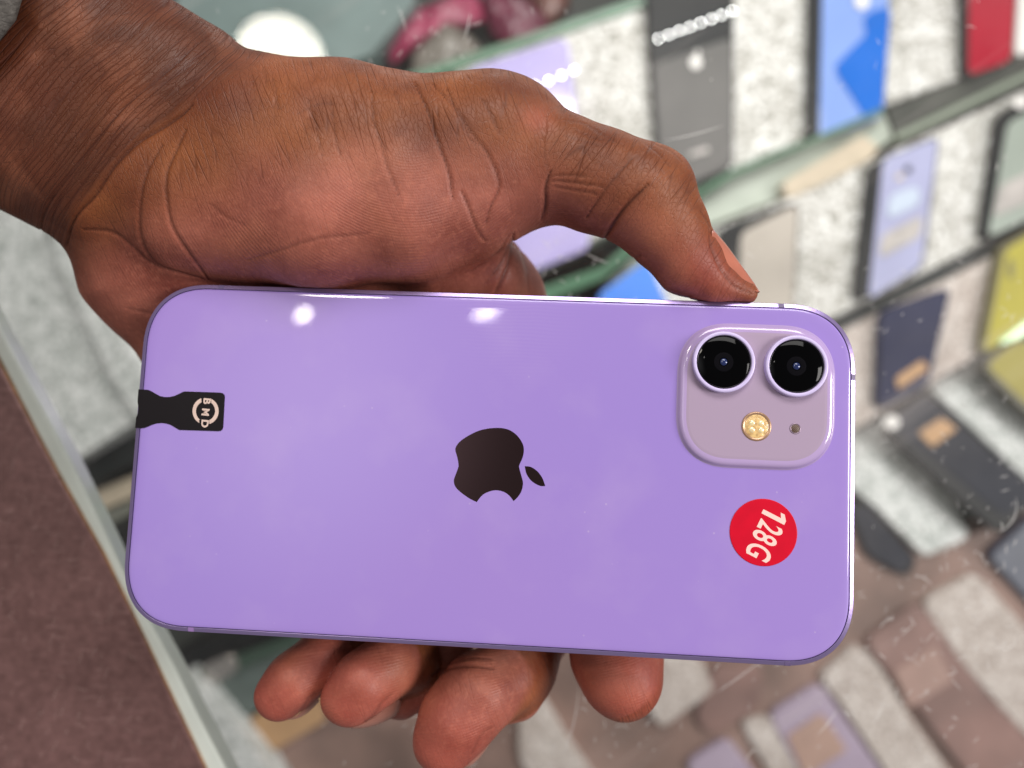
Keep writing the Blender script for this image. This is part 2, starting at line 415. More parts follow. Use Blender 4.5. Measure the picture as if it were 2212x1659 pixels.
t, c = show_phone('grey-green phone cut by the right border on the middle step', [(2160, 240), (2350, 160), (2330, 430), (2120, 522)], D2, M_black, M_ggr,
                  panel=[(2178, 262), (2346, 190), (2326, 425), (2134, 514)])
add(t, c, 'back_print', [(2160, 400), (2340, 318), (2330, 390), (2145, 470)], D2 - 1.6, M_smear, 6)
add(t, c, 'white_button', ell(2206, 222, 16, 12), D2 - 1.2, M_white, 5)
t, c = show_phone('bright blue phone under the arch of the thumb', [(1286, 640), (1400, 560), (1480, 740), (1330, 800)], D2, M_sky, M_sky, 6)
t, c = show_phone('navy phone with tan tag on the front felt step', [(1902, 672), (2056, 618), (2006, 834), (1894, 888)], D3, M_navy, M_navy, 4)
add(t, c, 'price_tag', [(1936, 816), (1994, 777), (2006, 797), (1940, 842)], D3 - 1.6, M_gold, 2)
t, c = show_phone('yellow-green phone on the front felt step at the right border', [(2160, 532), (2360, 420), (2330, 650), (2113, 772)], D3, mat('frame_olive', (96, 88, 40), 0.4), M_yel,
                  panel=[(2172, 540), (2358, 428), (2326, 648), (2126, 764)])
add(t, c, 'camera_spot', ell(2184, 580, 6, 22), D3 - 1.6, mat('olive_print', (110, 104, 52), 0.4), 3)
add(t, c, 'film_streak', [(2150, 745), (2330, 610), (2335, 660), (2190, 735)], D3 - 1.6, M_mint, 6)  # green glare painted on as a pale streak
t, c = show_phone('charcoal phone with tan tag lying slantwise in the lower tray', [(1910, 930), (2000, 846), (2110, 945), (2250, 1068), (2160, 1160)], RL - 9, M_black, M_char,  # from here on: mirror image in the glass, shaped as solid phones
                  panel=[(1915, 915), (2000, 850), (2108, 946), (2246, 1066), (2170, 1118), (2040, 1010)])
add(t, c, 'price_tag', [(1984, 935), (2034, 902), (2068, 926), (2014, 966)], RL - 10.6, M_gold, 2)
add(t, c, 'camera_spot', ell(1927, 912, 17, 15), RL - 10.6, M_white, 5)
t, c = show_phone('dull yellow phone lying slantwise in the lower tray at the right border', [(2116, 792), (2200, 720), (2420, 850), (2420, 1010), (2212, 890)], RL - 9, mat('frame_dark_olive', (70, 66, 40), 0.4), M_yel2,
                  panel=[(2130, 790), (2200, 728), (2418, 856), (2418, 985), (2215, 872)])
t, c = show_phone('slate phone at the right border below the charcoal phone', [(2130, 1200), (2230, 1110), (2400, 1240), (2400, 1420), (2260, 1340)], RL + 14, M_navy, mat('phone_slate', (96, 100, 112), 0.35, var=0.1), 5)
t, c = show_phone('black phone tucked beside the held phone at its lower right edge', [(1830, 1090), (1870, 1080), (1985, 1210), (1960, 1250), (1870, 1200)], RL + 14, M_black, M_char, 12)
M_refl_brown = mat('phone_brown_grey', (138, 108, 101), 0.5, var=0.3, vscale=20)
t, c = show_phone('brown-grey phone with pale tag between two felt strips of the lower tray', [(1868, 1385), (1985, 1300), (2110, 1470), (2270, 1650), (2140, 1740)], RL + 14, M_refl_brown, M_refl_brown, 5)
add(t, c, 'price_tag', [(1932, 1450), (2020, 1395), (2060, 1470), (1965, 1530)], RL + 12.2, mat('tag_pale', (166, 136, 126), 0.5, var=0.08), 3)
t, c = show_phone('lavender phone with tan tag below the held phone', [(1660, 1545), (1772, 1475), (1900, 1660), (1960, 1760), (1800, 1800)], RL + 14, M_lav, M_lav, 4)
add(t, c, 'price_tag', [(1700, 1590), (1775, 1540), (1830, 1620), (1740, 1680)], RL + 12.2, mat('tag_tan', (180, 148, 134), 0.5, var=0.1), 3)
t, c = show_phone('lavender phone cut by the bottom border', [(1480, 1650), (1572, 1592), (1680, 1740), (1560, 1800)], RL + 14, M_lav, M_lav, 4)
t, c = show_phone('brown-grey phone half hidden behind the index finger tip', [(1540, 1440), (1650, 1440), (1640, 1530), (1540, 1590), (1500, 1560)], RL + 14, M_refl_brown, M_refl_brown, 5)

# LED reflections on the phone backs, built as strings of glowing beads
M_led_refl, nt, b = new_mat('led_lit'); b.inputs['Emission Color'].default_value = (1, 0.98, 0.95, 1); b.inputs['Emission Strength'].default_value = 22.0
M_refl_backing = mat('led_tape', (70, 70, 74), 0.5)
def led_reflection(p0, p1, n, d, label):
    n = max(5, int(n*0.55)); c = P(*p0, d); t = empty('led_strip', Vector(c) * MM); tag(t, label, 'led strip', 'LED strips in the case')
    q = [(p0[0]-6, p0[1]-1.2), (p1[0]+6, p1[1]-1.2), (p1[0]+6, p1[1]+1.2), (p0[0]-6, p0[1]+1.2)]
    slab('tape', q, d + 0.6, 0.5, M_refl_backing, t, r=0.3, bev=0.1, off=c)
    me = None
    for k in range(n):
        f = k/(n-1); p = P(p0[0]+(p1[0]-p0[0])*f, p0[1]+(p1[1]-p0[1])*f, d) - c
        if me is None:
            me = mesh('led', [(x, y, z) for z in (0, 0.5) for x, y in rrect(1.3, 1.3, 0.3, 2)], []); n_ = len(me.vertices)//2
            me = mesh('led', [tuple(v.co / MM) for v in me.vertices], [tuple(range(n_, 2*n_))] + [(i, (i+1) % n_, n_+(i+1) % n_, n_+i) for i in range(n_)])
            me.materials.append(M_led_refl)
        o = bpy.data.objects.new('led', me); COL.objects.link(o); o.parent = t; o.location = Vector(p) * MM
led_reflection((1422, 84), (1582, 24), 15, D1 - 5, 'LED strip across the black band of the grey phone')
led_reflection((1130, 196), (1240, 152), 10, D1 - 5, 'LED strip across the lavender phone behind the thumb')

# ------------------------------------------------------------------ counter top: glass pane, pale edge, metal trim
gm, nt, b = new_mat('counter_glass'); N, L = nt.nodes, nt.links
N.remove(b)
out = N['Material Output']
tr = N.new('ShaderNodeBsdfTransparent'); tr.inputs[0].default_value = (0.95, 0.965, 0.955, 1)
gl = N.new('ShaderNodeBsdfGlossy'); gl.inputs['Roughness'].default_value = 0.02
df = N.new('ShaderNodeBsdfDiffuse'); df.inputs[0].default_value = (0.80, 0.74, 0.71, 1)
fr = N.new('ShaderNodeFresnel'); fr.inputs[0].default_value = 1.5
mx = N.new('ShaderNodeMixShader'); L.new(fr.outputs[0], mx.inputs[0]); L.new(tr.outputs[0], mx.inputs[1]); L.new(gl.outputs[0], mx.inputs[2])
tc = N.new('ShaderNodeTexCoord')
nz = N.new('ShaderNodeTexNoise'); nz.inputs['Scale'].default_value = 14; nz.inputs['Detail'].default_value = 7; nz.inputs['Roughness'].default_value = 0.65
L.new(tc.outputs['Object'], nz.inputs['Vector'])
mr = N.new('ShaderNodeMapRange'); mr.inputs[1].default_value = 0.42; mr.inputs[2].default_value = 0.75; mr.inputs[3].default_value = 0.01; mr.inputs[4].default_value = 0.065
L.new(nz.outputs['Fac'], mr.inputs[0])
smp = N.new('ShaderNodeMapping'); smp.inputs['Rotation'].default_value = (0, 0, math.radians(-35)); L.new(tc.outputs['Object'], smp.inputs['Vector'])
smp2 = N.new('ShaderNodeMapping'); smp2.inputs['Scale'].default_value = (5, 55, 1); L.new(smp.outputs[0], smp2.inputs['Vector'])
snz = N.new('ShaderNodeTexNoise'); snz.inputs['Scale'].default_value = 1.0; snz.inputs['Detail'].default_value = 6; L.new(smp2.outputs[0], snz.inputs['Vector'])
smr = N.new('ShaderNodeMapRange'); smr.inputs[1].default_value = 0.55; smr.inputs[2].default_value = 0.8; smr.inputs[3].default_value = 0.0; smr.inputs[4].default_value = 0.22; L.new(snz.outputs['Fac'], smr.inputs[0])  # dust streaks, raised to carry streaky glare in the diffuse film
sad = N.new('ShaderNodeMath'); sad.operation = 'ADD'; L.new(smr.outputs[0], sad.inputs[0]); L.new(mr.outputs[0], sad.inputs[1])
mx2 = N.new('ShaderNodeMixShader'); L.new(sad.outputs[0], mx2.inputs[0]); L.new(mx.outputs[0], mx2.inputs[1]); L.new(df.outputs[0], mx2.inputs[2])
L.new(mx2.outputs[0], out.inputs['Surface'])

gpts = [(-20, 676), (157, 1006), (286, 1274), (382, 1449), (425, 1537), (590, 1850), (690, 2050), (3000, 2050), (3000, -500), (-700, -500), (-350, 100)]
gt = empty('counter_glass', Vector(P(1106, 829, GLASS_D)) * MM); go = P(1106, 829, GLASS_D)
tag(gt, 'scratched glass counter top through which the phones on show are seen', 'glass counter')
loop = ccw(px_loop(gpts, GLASS_D)); z = CAM_H - GLASS_D
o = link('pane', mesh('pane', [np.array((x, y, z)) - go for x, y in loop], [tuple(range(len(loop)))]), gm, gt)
edge_m = mat('glass_edge_pale', (206, 212, 204), 0.18, coat=0.6, var=0.14, vscale=30)
slab('ground_edge', [(-350, 100), (-20, 676), (157, 1006), (286, 1274), (382, 1449), (425, 1537), (590, 1850), (690, 2050), (590, 2050), (440, 1662), (315, 1394), (221, 1202), (122, 1028), (-20, 740), (-380, 110)], GLASS_D + 0.4, 6.0, edge_m, gt, r=0.5, bev=0.9, off=go)

# scratches: many thin curved nicks lying on the pane
sv, sf = [], []
def scratch(cx, cy, ln, wd, ang, curve):
    k0 = len(sv); n = 6
    for i in range(n + 1):
        t_ = i/n - 0.5; a = ang + curve * t_
        p = np.array([cx + math.cos(a)*ln*t_, cy + math.sin(a)*ln*t_])
        w = wd * (1 - abs(2*t_)**2) + 0.01
        nn = np.array([-math.sin(a), math.cos(a)])
        for s in (-1, 1):
            q = p + nn*w*s; sv.append(np.array((q[0], q[1], z + 0.03)) - go)
    for i in range(n): sf.append((k0+2*i, k0+2*i+1, k0+2*i+3, k0+2*i+2))
hot = [(2050, 1250, 260), (1980, 1450, 300), (2000, 1200, 240), (1250, 1560, 220), (1150, 560, 120), (1800, 1520, 260), (950, 40, 160), (1000, 1600, 200), (1950, 650, 300)]
for i in range(820):
    if rng.random() < 0.7:
        hu, hv, hs = hot[rng.integers(len(hot))]; u, v = hu + rng.normal(0, hs*0.6), hv + rng.normal(0, hs*0.6)
    else: u, v = rng.uniform(150, 2260), rng.uniform(-40, 1700)
    if u < 620 and v > 500: continue
    c = P(u, v, GLASS_D); ang = rng.choice([0.3, 0.9, 1.4, 2.4]) + rng.normal(0, 0.35)
    scratch(c[0], c[1], rng.uniform(0.4, 3.2) * (2.2 if rng.random() < 0.1 else 1), rng.uniform(0.04, 0.14), ang, rng.normal(0, 0.5))
for (u, v, ln, a, cv) in ((2190, 1120, 16, 1.1, 0.8), (1790, 1560, 13, 0.9, 0.1), (1440, 1360, 16, 0.6, 0.1), (1240, 1560, 26, 1.35, 0.2), (2075, 480, 20, 1.5, 0.05), (1500, 290, 22, 0.25, 0.1), (1010, 60, 12, 1.35, 0.1), (870, 40, 10, 1.9, 0.2), (1290, 560, 10, -0.4, 0.2), (2180, 1400, 9, 0.5, 1.0), (1900, 1540, 11, 1.1, 0.2), (1600, 1460, 22, 0.62, 0.05)):
    c = P(u, v, GLASS_D); scratch(c[0], c[1], ln*0.8, 0.15, a, cv)
sm, nt, b = new_mat('scratch_white'); N, L = nt.nodes, nt.links
b.inputs['Base Color'].default_value = (0.82, 0.80, 0.78, 1); b.inputs['Roughness'].default_value = 0.5; b.inputs['Alpha'].default_value = 0.55
so = link('scratches', mesh('scratches', sv, sf), sm, gt); so['kind'] = 'stuff'

# metal trim of the counter: brown-mauve, finely scratched
tm, nt, b = new_mat('trim_metal'); N, L = nt.nodes, nt.links
tc = N.new('ShaderNodeTexCoord')
mp = N.new('ShaderNodeMapping'); mp.inputs['Rotation'].default_value = (0, 0, math.radians(12)); mp.inputs['Scale'].default_value = (60, 520, 60)
L.new(tc.outputs['Object'], mp.inputs['Vector'])
na = N.new('ShaderNodeTexNoise'); na.inputs['Scale'].default_value = 2.0; na.inputs['Detail'].default_value = 6; na.inputs['Distortion'].default_value = 0.6
L.new(mp.outputs[0], na.inputs['Vector'])
nb = N.new('ShaderNodeTexNoise'); nb.inputs['Scale'].default_value = 26; nb.inputs['Detail'].default_value = 6
L.new(tc.outputs['Object'], nb.inputs['Vector'])
nc = N.new('ShaderNodeTexNoise'); nc.inputs['Scale'].default_value = 420; nc.inputs['Detail'].default_value = 4; L.new(tc.outputs['Object'], nc.inputs['Vector'])
nad = N.new('ShaderNodeMath'); nad.operation = 'MULTIPLY_ADD'; nad.inputs[1].default_value = 0.5; L.new(nc.outputs['Fac'], nad.inputs[0]); nhb = N.new('ShaderNodeMath'); nhb.operation = 'MULTIPLY'; nhb.inputs[1].default_value = 0.5; L.new(nb.outputs['Fac'], nhb.inputs[0]); L.new(nhb.outputs[0], nad.inputs[2])
r1 = N.new('ShaderNodeValToRGB'); r1.color_ramp.elements[0].position = 0.36; r1.color_ramp.elements[0].color = lin((108, 79, 76)); r1.color_ramp.elements[1].position = 0.64; r1.color_ramp.elements[1].color = lin((138, 103, 100))
L.new(nad.outputs[0], r1.inputs['Fac'])
r2 = N.new('ShaderNodeValToRGB'); r2.color_ramp.elements[0].position = 0.60; r2.color_ramp.elements[0].color = (0, 0, 0, 1); r2.color_ramp.elements[1].position = 0.78; r2.color_ramp.elements[1].color = (0.6, 0.6, 0.6, 1)
L.new(na.outputs['Fac'], r2.inputs['Fac'])
mc = N.new('ShaderNodeMix'); mc.data_type = 'RGBA'; L.new(r2.outputs['Color'], mc.inputs[0]); L.new(r1.outputs['Color'], mc.inputs[6]); mc.inputs[7].default_value = lin((176, 140, 136))
L.new(mc.outputs[2], b.inputs['Base Color'])
b.inputs['Metallic'].default_value = 0.45; b.inputs['Roughness'].default_value = 0.34
bp = N.new('ShaderNodeBump'); bp.inputs['Strength'].default_value = 0.25; bp.inputs['Distance'].default_value = 0.0003
L.new(na.outputs['Fac'], bp.inputs['Height']); L.new(bp.outputs['Normal'], b.inputs['Normal'])
mt = empty('counter_trim', Vector(P(100, 1500, GLASS_D)) * MM); mo = P(100, 1500, GLASS_D)
tag(mt, 'brown mauve metal counter trim, scratched, along the left bottom corner', 'metal trim')
slab('trim_plate', [(-400, 120), (-30, 738), (122, 1026), (221, 1200), (315, 1393), (440, 1660), (620, 2080), (-900, 2080), (-900, 120)], GLASS_D - 1.0, 9.0, tm, mt, r=0.5, bev=0.5, off=mo)
slab('rust_seam', [(-30, 734), (122, 1022), (221, 1196), (315, 1389), (440, 1656), (600, 2060), (606, 2060), (444, 1656), (318, 1388), (225, 1195), (126, 1020), (-26, 732)], GLASS_D - 0.2, 1.5, mat('seam_gold', (150, 108, 60), 0.5, var=0.4, vscale=200), mt, r=0.1, bev=0.1, off=mo)
tv, tf = [], []
sv, sf = tv, tf; z_keep = z; z = CAM_H - GLASS_D + 1.02; go_keep = go; go = mo
for i in range(300):
    u, v = rng.uniform(-40, 420), rng.uniform(780, 1700)
    if u > (v - 772) * 0.497 - 18: continue
    c = P(u, v, GLASS_D - 1.0); scratch(c[0], c[1], rng.uniform(0.6, 5.0), rng.uniform(0.015, 0.055), rng.choice([1.15, 1.2, 1.3, -0.3]) + rng.normal(0, 0.15), rng.normal(0, 0.2))
sm2, nt, b = new_mat('scratch_pale'); b.inputs['Base Color'].default_value = lin((196, 164, 158)); b.inputs['Roughness'].default_value = 0.4; b.inputs['Alpha'].default_value = 0.7
so = link('scratches', mesh('scratches', tv, tf), sm2, mt); so['kind'] = 'stuff'
z = z_keep; go = go_keep

# ================================================================== the held phone
Rp = np.array([[0.9979, 0.0433, -0.0488], [-0.0391, 0.9957, 0.0838], [0.0522, -0.0817, 0.9953]])
tp = np.array([-5.397, -16.969, -155.786 + CAM_H])
PW, PH, PT = 146.7, 71.5, 7.4
def Lp(u, v, zl=0.0):
    """picture place -> phone's own x, y (mm) on its plane z = zl"""
    o = np.array([0, 0, CAM_H]); d = P(u, v, 1.0) - o
    n = Rp[:, 2]; p0 = tp + n * zl
    s = (p0 - o) @ n / (d @ n)
    q = Rp.T @ (o + d*s - tp)
    return q[:2]
mw = Matrix([[*Rp[0], tp[0]*MM], [*Rp[1], tp[1]*MM], [*Rp[2], tp[2]*MM], [0, 0, 0, 1]])
ph = empty('smartphone', mw=mw)
tag(ph, 'large lilac smartphone with two cameras and a red sticker, held in the hand', 'phone')

fm, nt, b = new_mat('frame_lilac_metal')
b.inputs['Base Color'].default_value = lin((172, 152, 206)); b.inputs['Metallic'].default_value = 0.85; b.inputs['Roughness'].default_value = 0.28
bm_, nt, b = new_mat('back_lilac_glass'); N, L = nt.nodes, nt.links
tc = N.new('ShaderNodeTexCoord')
nz = N.new('ShaderNodeTexNoise'); nz.inputs['Scale'].default_value = 12; nz.inputs['Detail'].default_value = 2
L.new(tc.outputs['Object'], nz.inputs['Vector'])
rp = N.new('ShaderNodeValToRGB'); rp.color_ramp.elements[0].color = lin((154, 131, 210)); rp.color_ramp.elements[1].color = lin((163, 133, 206))
L.new(nz.outputs['Fac'], rp.inputs['Fac']); L.new(rp.outputs['Color'], b.inputs['Base Color'])
b.inputs['Roughness'].default_value = 0.35; b.inputs['Specular IOR Level'].default_value = 0.3
b.inputs['Coat Weight'].default_value = 1.0
# finger smudges: coat roughness rises in soft blotches with print-like ridges near the upper edge
sn = N.new('ShaderNodeTexNoise'); sn.inputs['Scale'].default_value = 55; sn.inputs['Detail'].default_value = 5
L.new(tc.outputs['Object'], sn.inputs['Vector'])
wv = N.new('ShaderNodeTexWave'); wv.wave_type = 'RINGS'; wv.inputs['Scale'].default_value = 420; wv.inputs['Distortion'].default_value = 6; wv.inputs['Detail'].default_value = 2; wv.inputs['Detail Scale'].default_value = 0.2
L.new(tc.outputs['Object'], wv.inputs['Vector'])
dv = N.new('ShaderNodeVectorMath'); dv.operation = 'DISTANCE'; cxy = Lp(1110, 690); dv.inputs[1].default_value = (cxy[0]*MM, cxy[1]*MM, 0)
L.new(tc.outputs['Object'], dv.inputs[0])
ms = N.new('ShaderNodeMapRange'); ms.inputs[1].default_value = 0.004; ms.inputs[2].default_value = 0.016; ms.inputs[3].default_value = 1.0; ms.inputs[4].default_value = 0.0
L.new(dv.outputs['Value'], ms.inputs[0])
m1 = N.new('ShaderNodeMath'); m1.operation = 'MULTIPLY'; L.new(ms.outputs[0], m1.inputs[0]); L.new(wv.outputs['Fac'], m1.inputs[1])
m2 = N.new('ShaderNodeMapRange'); m2.inputs[1].default_value = 0.45; m2.inputs[2].default_value = 0.8; m2.inputs[3].default_value = 0.012; m2.inputs[4].default_value = 0.05
L.new(sn.outputs['Fac'], m2.inputs[0])
m3 = N.new('ShaderNodeMath'); m3.operation = 'MULTIPLY_ADD'; m3.inputs[1].default_value = 0.03; L.new(m1.outputs[0], m3.inputs[0]); L.new(m2.outputs[0], m3.inputs[2])
L.new(m3.outputs[0], b.inputs['Coat Roughness'])

sp = N.new('ShaderNodeTexVoronoi'); sp.inputs['Scale'].default_value = 330; L.new(tc.outputs['Object'], sp.inputs['Vector'])
sp2 = N.new('ShaderNodeTexNoise'); sp2.inputs['Scale'].default_value = 60; L.new(tc.outputs['Object'], sp2.inputs['Vector'])
sm_ = N.new('ShaderNodeMapRange'); sm_.inputs[1].default_value = 0.05; sm_.inputs[2].default_value = 0.085; sm_.inputs[3].default_value = 0.30; sm_.inputs[4].default_value = 0.0; L.new(sp.outputs['Distance'], sm_.inputs[0])
sn_ = N.new('ShaderNodeMapRange'); sn_.inputs[1].default_value = 0.52; sn_.inputs[2].default_value = 0.62; L.new(sp2.outputs['Fac'], sn_.inputs[0])
sq = N.new('ShaderNodeMath'); sq.operation = 'MULTIPLY'; L.new(sm_.outputs[0], sq.inputs[0]); L.new(sn_.outputs[0], sq.inputs[1])
smu = N.new('ShaderNodeMapRange'); smu.inputs[1].default_value = 0.5; smu.inputs[2].default_value = 0.85; smu.inputs[4].default_value = 0.14; L.new(sn.outputs['Fac'], smu.inputs[0])
prn = N.new('ShaderNodeMath'); prn.operation = 'MULTIPLY_ADD'; prn.inputs[1].default_value = 0.06; L.new(m1.outputs[0], prn.inputs[0]); L.new(smu.outputs[0], prn.inputs[2])
dst = N.new('ShaderNodeMath'); dst.operation = 'ADD'; dst.use_clamp = True; L.new(sq.outputs[0], dst.inputs[0]); L.new(prn.outputs[0], dst.inputs[1])
dm = N.new('ShaderNodeMix'); dm.data_type = 'RGBA'; L.new(dst.outputs[0], dm.inputs[0]); L.new(rp.outputs['Color'], dm.inputs[6]); dm.inputs[7].default_value = lin((214, 196, 222))
L.new(dm.outputs[2], b.inputs['Base Color'])
out_loop = rrect(PW, PH, 14.0, 24)
vs, fs = loft(out_loop, [(0.90, -0.35), (0.90, -0.012), (0.86, 0.0), (0.12, -0.225), (0.04, -0.32), (0.0, -0.55), (0.0, -PT+0.5), (0.12, -PT+0.2), (0.4, -PT)], cap_top=False)
link('frame', mesh('frame', vs, fs), fm, ph)
vs, fs = loft(out_loop, [(3.2, 0.13), (2.1, 0.12), (1.5, 0.09), (1.2, 0.04), (1.06, -0.05), (1.02, -0.35)], cap_bot=False)
bk = link('back_glass', mesh('back_glass', vs, fs), bm_, ph, True)
vs, fs = loft(out_loop, [(0.88, -0.30), (1.10, -0.30)], False, False)
link('gasket', mesh('gasket', vs, fs), mat('gasket_dark', (44, 30, 66), 0.5), ph)
vs, fs = loft(inset_loop(out_loop, 1.2), [(0, -PT-0.02), (0.3, -PT-0.15)])
link('screen', mesh('screen', vs, fs), mat('screen_black', (8, 8, 10), 0.06), ph)
prof = [(0.93, -0.02), (0.86, 0.025), (0.79, 0.01), (0.10, -0.195), (0.02, -0.30), (-0.02, -0.55), (-0.02, -PT+0.5), (0.3, -PT+0.1)]
M_band = mat('antenna_band', (104, 88, 128), 0.45)
M_bandp = mat('antenna_band_pale', (150, 118, 176), 0.45)
def band(side, pos, m):
    vs = []
    for w in (-0.6, 0.6):
        for ins, zz in prof:
            if side == 'top': vs.append((pos + w, PH/2 - ins, zz))
            elif side == 'bottom': vs.append((pos + w, -PH/2 + ins, zz))
            elif side == 'right': vs.append((PW/2 - ins, pos + w, zz))
    n = len(prof)
    link('antenna_band', mesh('antenna_band', vs, [(i, i+1, n+i+1, n+i) for i in range(n-1)]), m, ph)
band('top', Lp(478, 616)[0], M_band); band('top', Lp(1688, 657)[0], M_band)
band('bottom', Lp(412, 1362)[0], M_bandp); band('bottom', Lp(1702, 1437)[0], M_band); band('right', Lp(1848, 815)[1], M_band)

# emblem on the back
def fromz(pts, ox, oy, k, zl=0.13):
    return [Lp((ox + x/k)/1.7359, (oy + y/k)/1.7359, zl) for x, y in pts]
A1 = catmull([(692, 1412), (590, 1360), (470, 1275), (395, 1195), (376, 1110), (405, 1020), (432, 945), (440, 895), (425, 800), (398, 700), (408, 640), (470, 565), (600, 480), (760, 412), (960, 385), (1120, 405), (1240, 480), (1320, 590), (1344, 690), (1325, 800), (1285, 890), (1280, 940), (1310, 1050), (1332, 1150), (1310, 1260), (1260, 1340), (1201, 1398)], 5)
A2 = catmull([(1201, 1398), (1140, 1320), (1060, 1268), (950, 1248), (840, 1275), (760, 1325), (692, 1412)], 5)
lg = fromz(list(A1) + list(A2)[1:-1], 1600, 1500, 3.687)
lm, nt, b = new_mat('emblem_mirror'); N, L = nt.nodes, nt.links
b.inputs['Base Color'].default_value = lin((88, 68, 70)); b.inputs['Metallic'].default_value = 1.0; b.inputs['Roughness'].default_value = 0.10
tri_plate('emblem', lg, 0.12, 0.145, lm, ph)
lf = catmull([(1356, 915), (1440, 925), (1530, 985), (1600, 1080), (1640, 1190)], 5); lf2 = catmull([(1640, 1190), (1560, 1185), (1450, 1120), (1380, 1020), (1356, 915)], 5)
tri_plate('emblem_leaf', fromz(list(lf)[:-1] + list(lf2)[:-1], 1600, 1500, 3.687), 0.12, 0.145, lm, ph)

# camera plateau
cc = Lp(1634.5, 855, 1.1)
w_ = np.linalg.norm(Lp(1804, 858, 0.6) - Lp(1466, 850, 0.6)); h_ = np.linalg.norm(Lp(1640, 700, 0.6) - Lp(1630, 1008, 0.6))
pl = rrect(w_, h_, 10.5, 14) + cc
plm = mat('plateau_glass', (184, 160, 206), 0.12, coat=1.0)
vs, fs = loft(pl, [(1.5, 1.12), (1.0, 1.08), (0.5, 0.92), (0.2, 0.62), (0.06, 0.3), (-0.25, 0.12)], cap_bot=False)
pb = link('camera_plateau', mesh('camera_plateau', vs, fs), plm, ph, True)
vs, fs = loft(inset_loop(pl, 1.6), [(0.5, 1.17), (0.0, 1.13)], cap_bot=False)
link('frosted_face', mesh('frosted_face', vs, fs), mat('plateau_frosted', (168, 148, 172), 0.5, spec=0.3, bump=0.05, bscale=4000, bdist=0.00002), pb)
M_ring = mat('lens_ring_lilac', (208, 194, 236), 0.4, 0.1)
M_lens = mat('lens_black', (2, 2, 3), 0.04, spec=0.12)
M_iris = mat('lens_iris', (8, 7, 12), 0.25, spec=0.15)
M_glint, nt, b = new_mat('lens_coating'); b.inputs['Base Color'].default_value = (0.02, 0.03, 0.10, 1); b.inputs['Roughness'].default_value = 0.08; b.inputs['Coat Weight'].default_value = 0.3; b.inputs['Coat Tint'].default_value = (0.4, 0.6, 1, 1)
M_bez = mat('lens_bezel', (20, 16, 26), 0.2, 0.5)
for u, v in ((1563, 782), (1720, 791)):
    c = Lp(u, v, 2.0); r = 6.15
    ring = disc('lens', c, [(r-0.82, 2.0), (r-0.74, 2.52), (r-0.62, 2.6), (r-0.22, 2.6), (r-0.05, 2.5), (r, 2.3), (r, 1.1)], M_ring, ph, 64, cap=False)
    disc('lens_bezel', c, [(r-1.1, 2.12), (r-1.0, 2.26), (r-0.84, 2.26), (r-0.8, 1.9)], M_bez, ring, 64, cap=False)
    disc('lens_glass', c, [(0.0, 2.16), (2.5, 2.155), (r-1.05, 2.12), (r-0.85, 2.0)], M_lens, ring, 64, cap=False)
    disc('lens_iris', c, [(0.9, 2.17), (1.5, 2.185), (1.9, 2.16)], M_iris, ring, 48, cap=False)
    disc('lens_core', c, [(0.0, 2.36), (0.3, 2.33), (0.55, 2.26), (0.7, 2.16)], M_glint, ring, 32, cap=False)
c = Lp(1634, 921, 1.2)
fl = disc('flash', c, [(2.35, 1.20), (2.6, 1.33), (2.85, 1.33), (2.95, 1.15)], mat('flash_rim', (176, 140, 112), 0.25, 0.4), ph, 40, cap=False)
M_fl = mat('flash_amber', (236, 190, 128), 0.18, coat=1.0, var=0.35, vscale=1400, bump=0.6, bscale=1500, bdist=0.0003)
M_fl2 = mat('flash_pale', (250, 220, 170), 0.12, coat=1.0, var=0.2, vscale=1800)
disc('flash_lens', c, [(0, 1.42), (1.2, 1.38), (2.0, 1.28), (2.4, 1.18)], M_fl, fl, 40, cap=False)
for dx in (-0.85, 0.85):
    for dy in (-0.7, 0.65):
        disc('flash_cell', (c[0]+dx, c[1]+dy), [(0, 1.55), (0.35, 1.5), (0.62, 1.34)], M_fl2, fl, 16, cap=False)
c = Lp(1718, 926, 1.2)
mi = disc('microphone', c, [(0.8, 1.12), (0.88, 1.25), (1.08, 1.25), (1.12, 1.12)], mat('mic_rim', (150, 130, 148), 0.3, 0.5), ph, 28, cap=False)
mm_, nt, b = new_mat('mic_mesh'); N, L = nt.nodes, nt.links
tc = N.new('ShaderNodeTexCoord'); ck = N.new('ShaderNodeTexChecker'); ck.inputs['Scale'].default_value = 5200; ck.inputs['Color1'].default_value = lin((120, 96, 80)); ck.inputs['Color2'].default_value = lin((60, 46, 40))
L.new(tc.outputs['Object'], ck.inputs['Vector']); L.new(ck.outputs['Color'], b.inputs['Base Color'])
disc('mic_mesh', c, [(0.85, 1.2), (0.9, 1.16)], mm_, mi, 28)

# round red sticker
c = Lp(1649, 1150, 0.2)
r = np.linalg.norm(Lp(1722, 1150) - Lp(1576, 1150)) / 2
st = disc('round_sticker', c, [(r-0.12, 0.26), (r, 0.22), (r, 0.10)], mat('sticker_red', (208, 2, 40), 0.42, var=0.06, vscale=300, spec=0.2), ph, 64, smooth=False)
st['label'] = 'round red sticker printed 128G'
M_sp = mat('sticker_print', (248, 210, 200), 0.55, spec=0.2)
for ch, x, y in (('2', 606, 1308), ('8', 574, 1366), ('G', 540, 1450)):
    text_mesh('printed_digit' if ch != 'G' else 'printed_letter', ch, 6.9, M_sp, st, Lp(1440 + x/2.743, 662.6 + y/2.743, 0.27), math.radians(-115), 0.60, 0.10, 0.01, 0.275)
c1 = Lp(1440 + 638/2.743, 662.6 + 1238/2.743, 0.27); a1 = math.radians(-115)
one = [(-0.15, -2.15), (0.72, -2.15), (0.72, 2.2), (-0.05, 2.2), (-1.1, 1.5), (-1.1, 0.75), (-0.15, 1.2)]
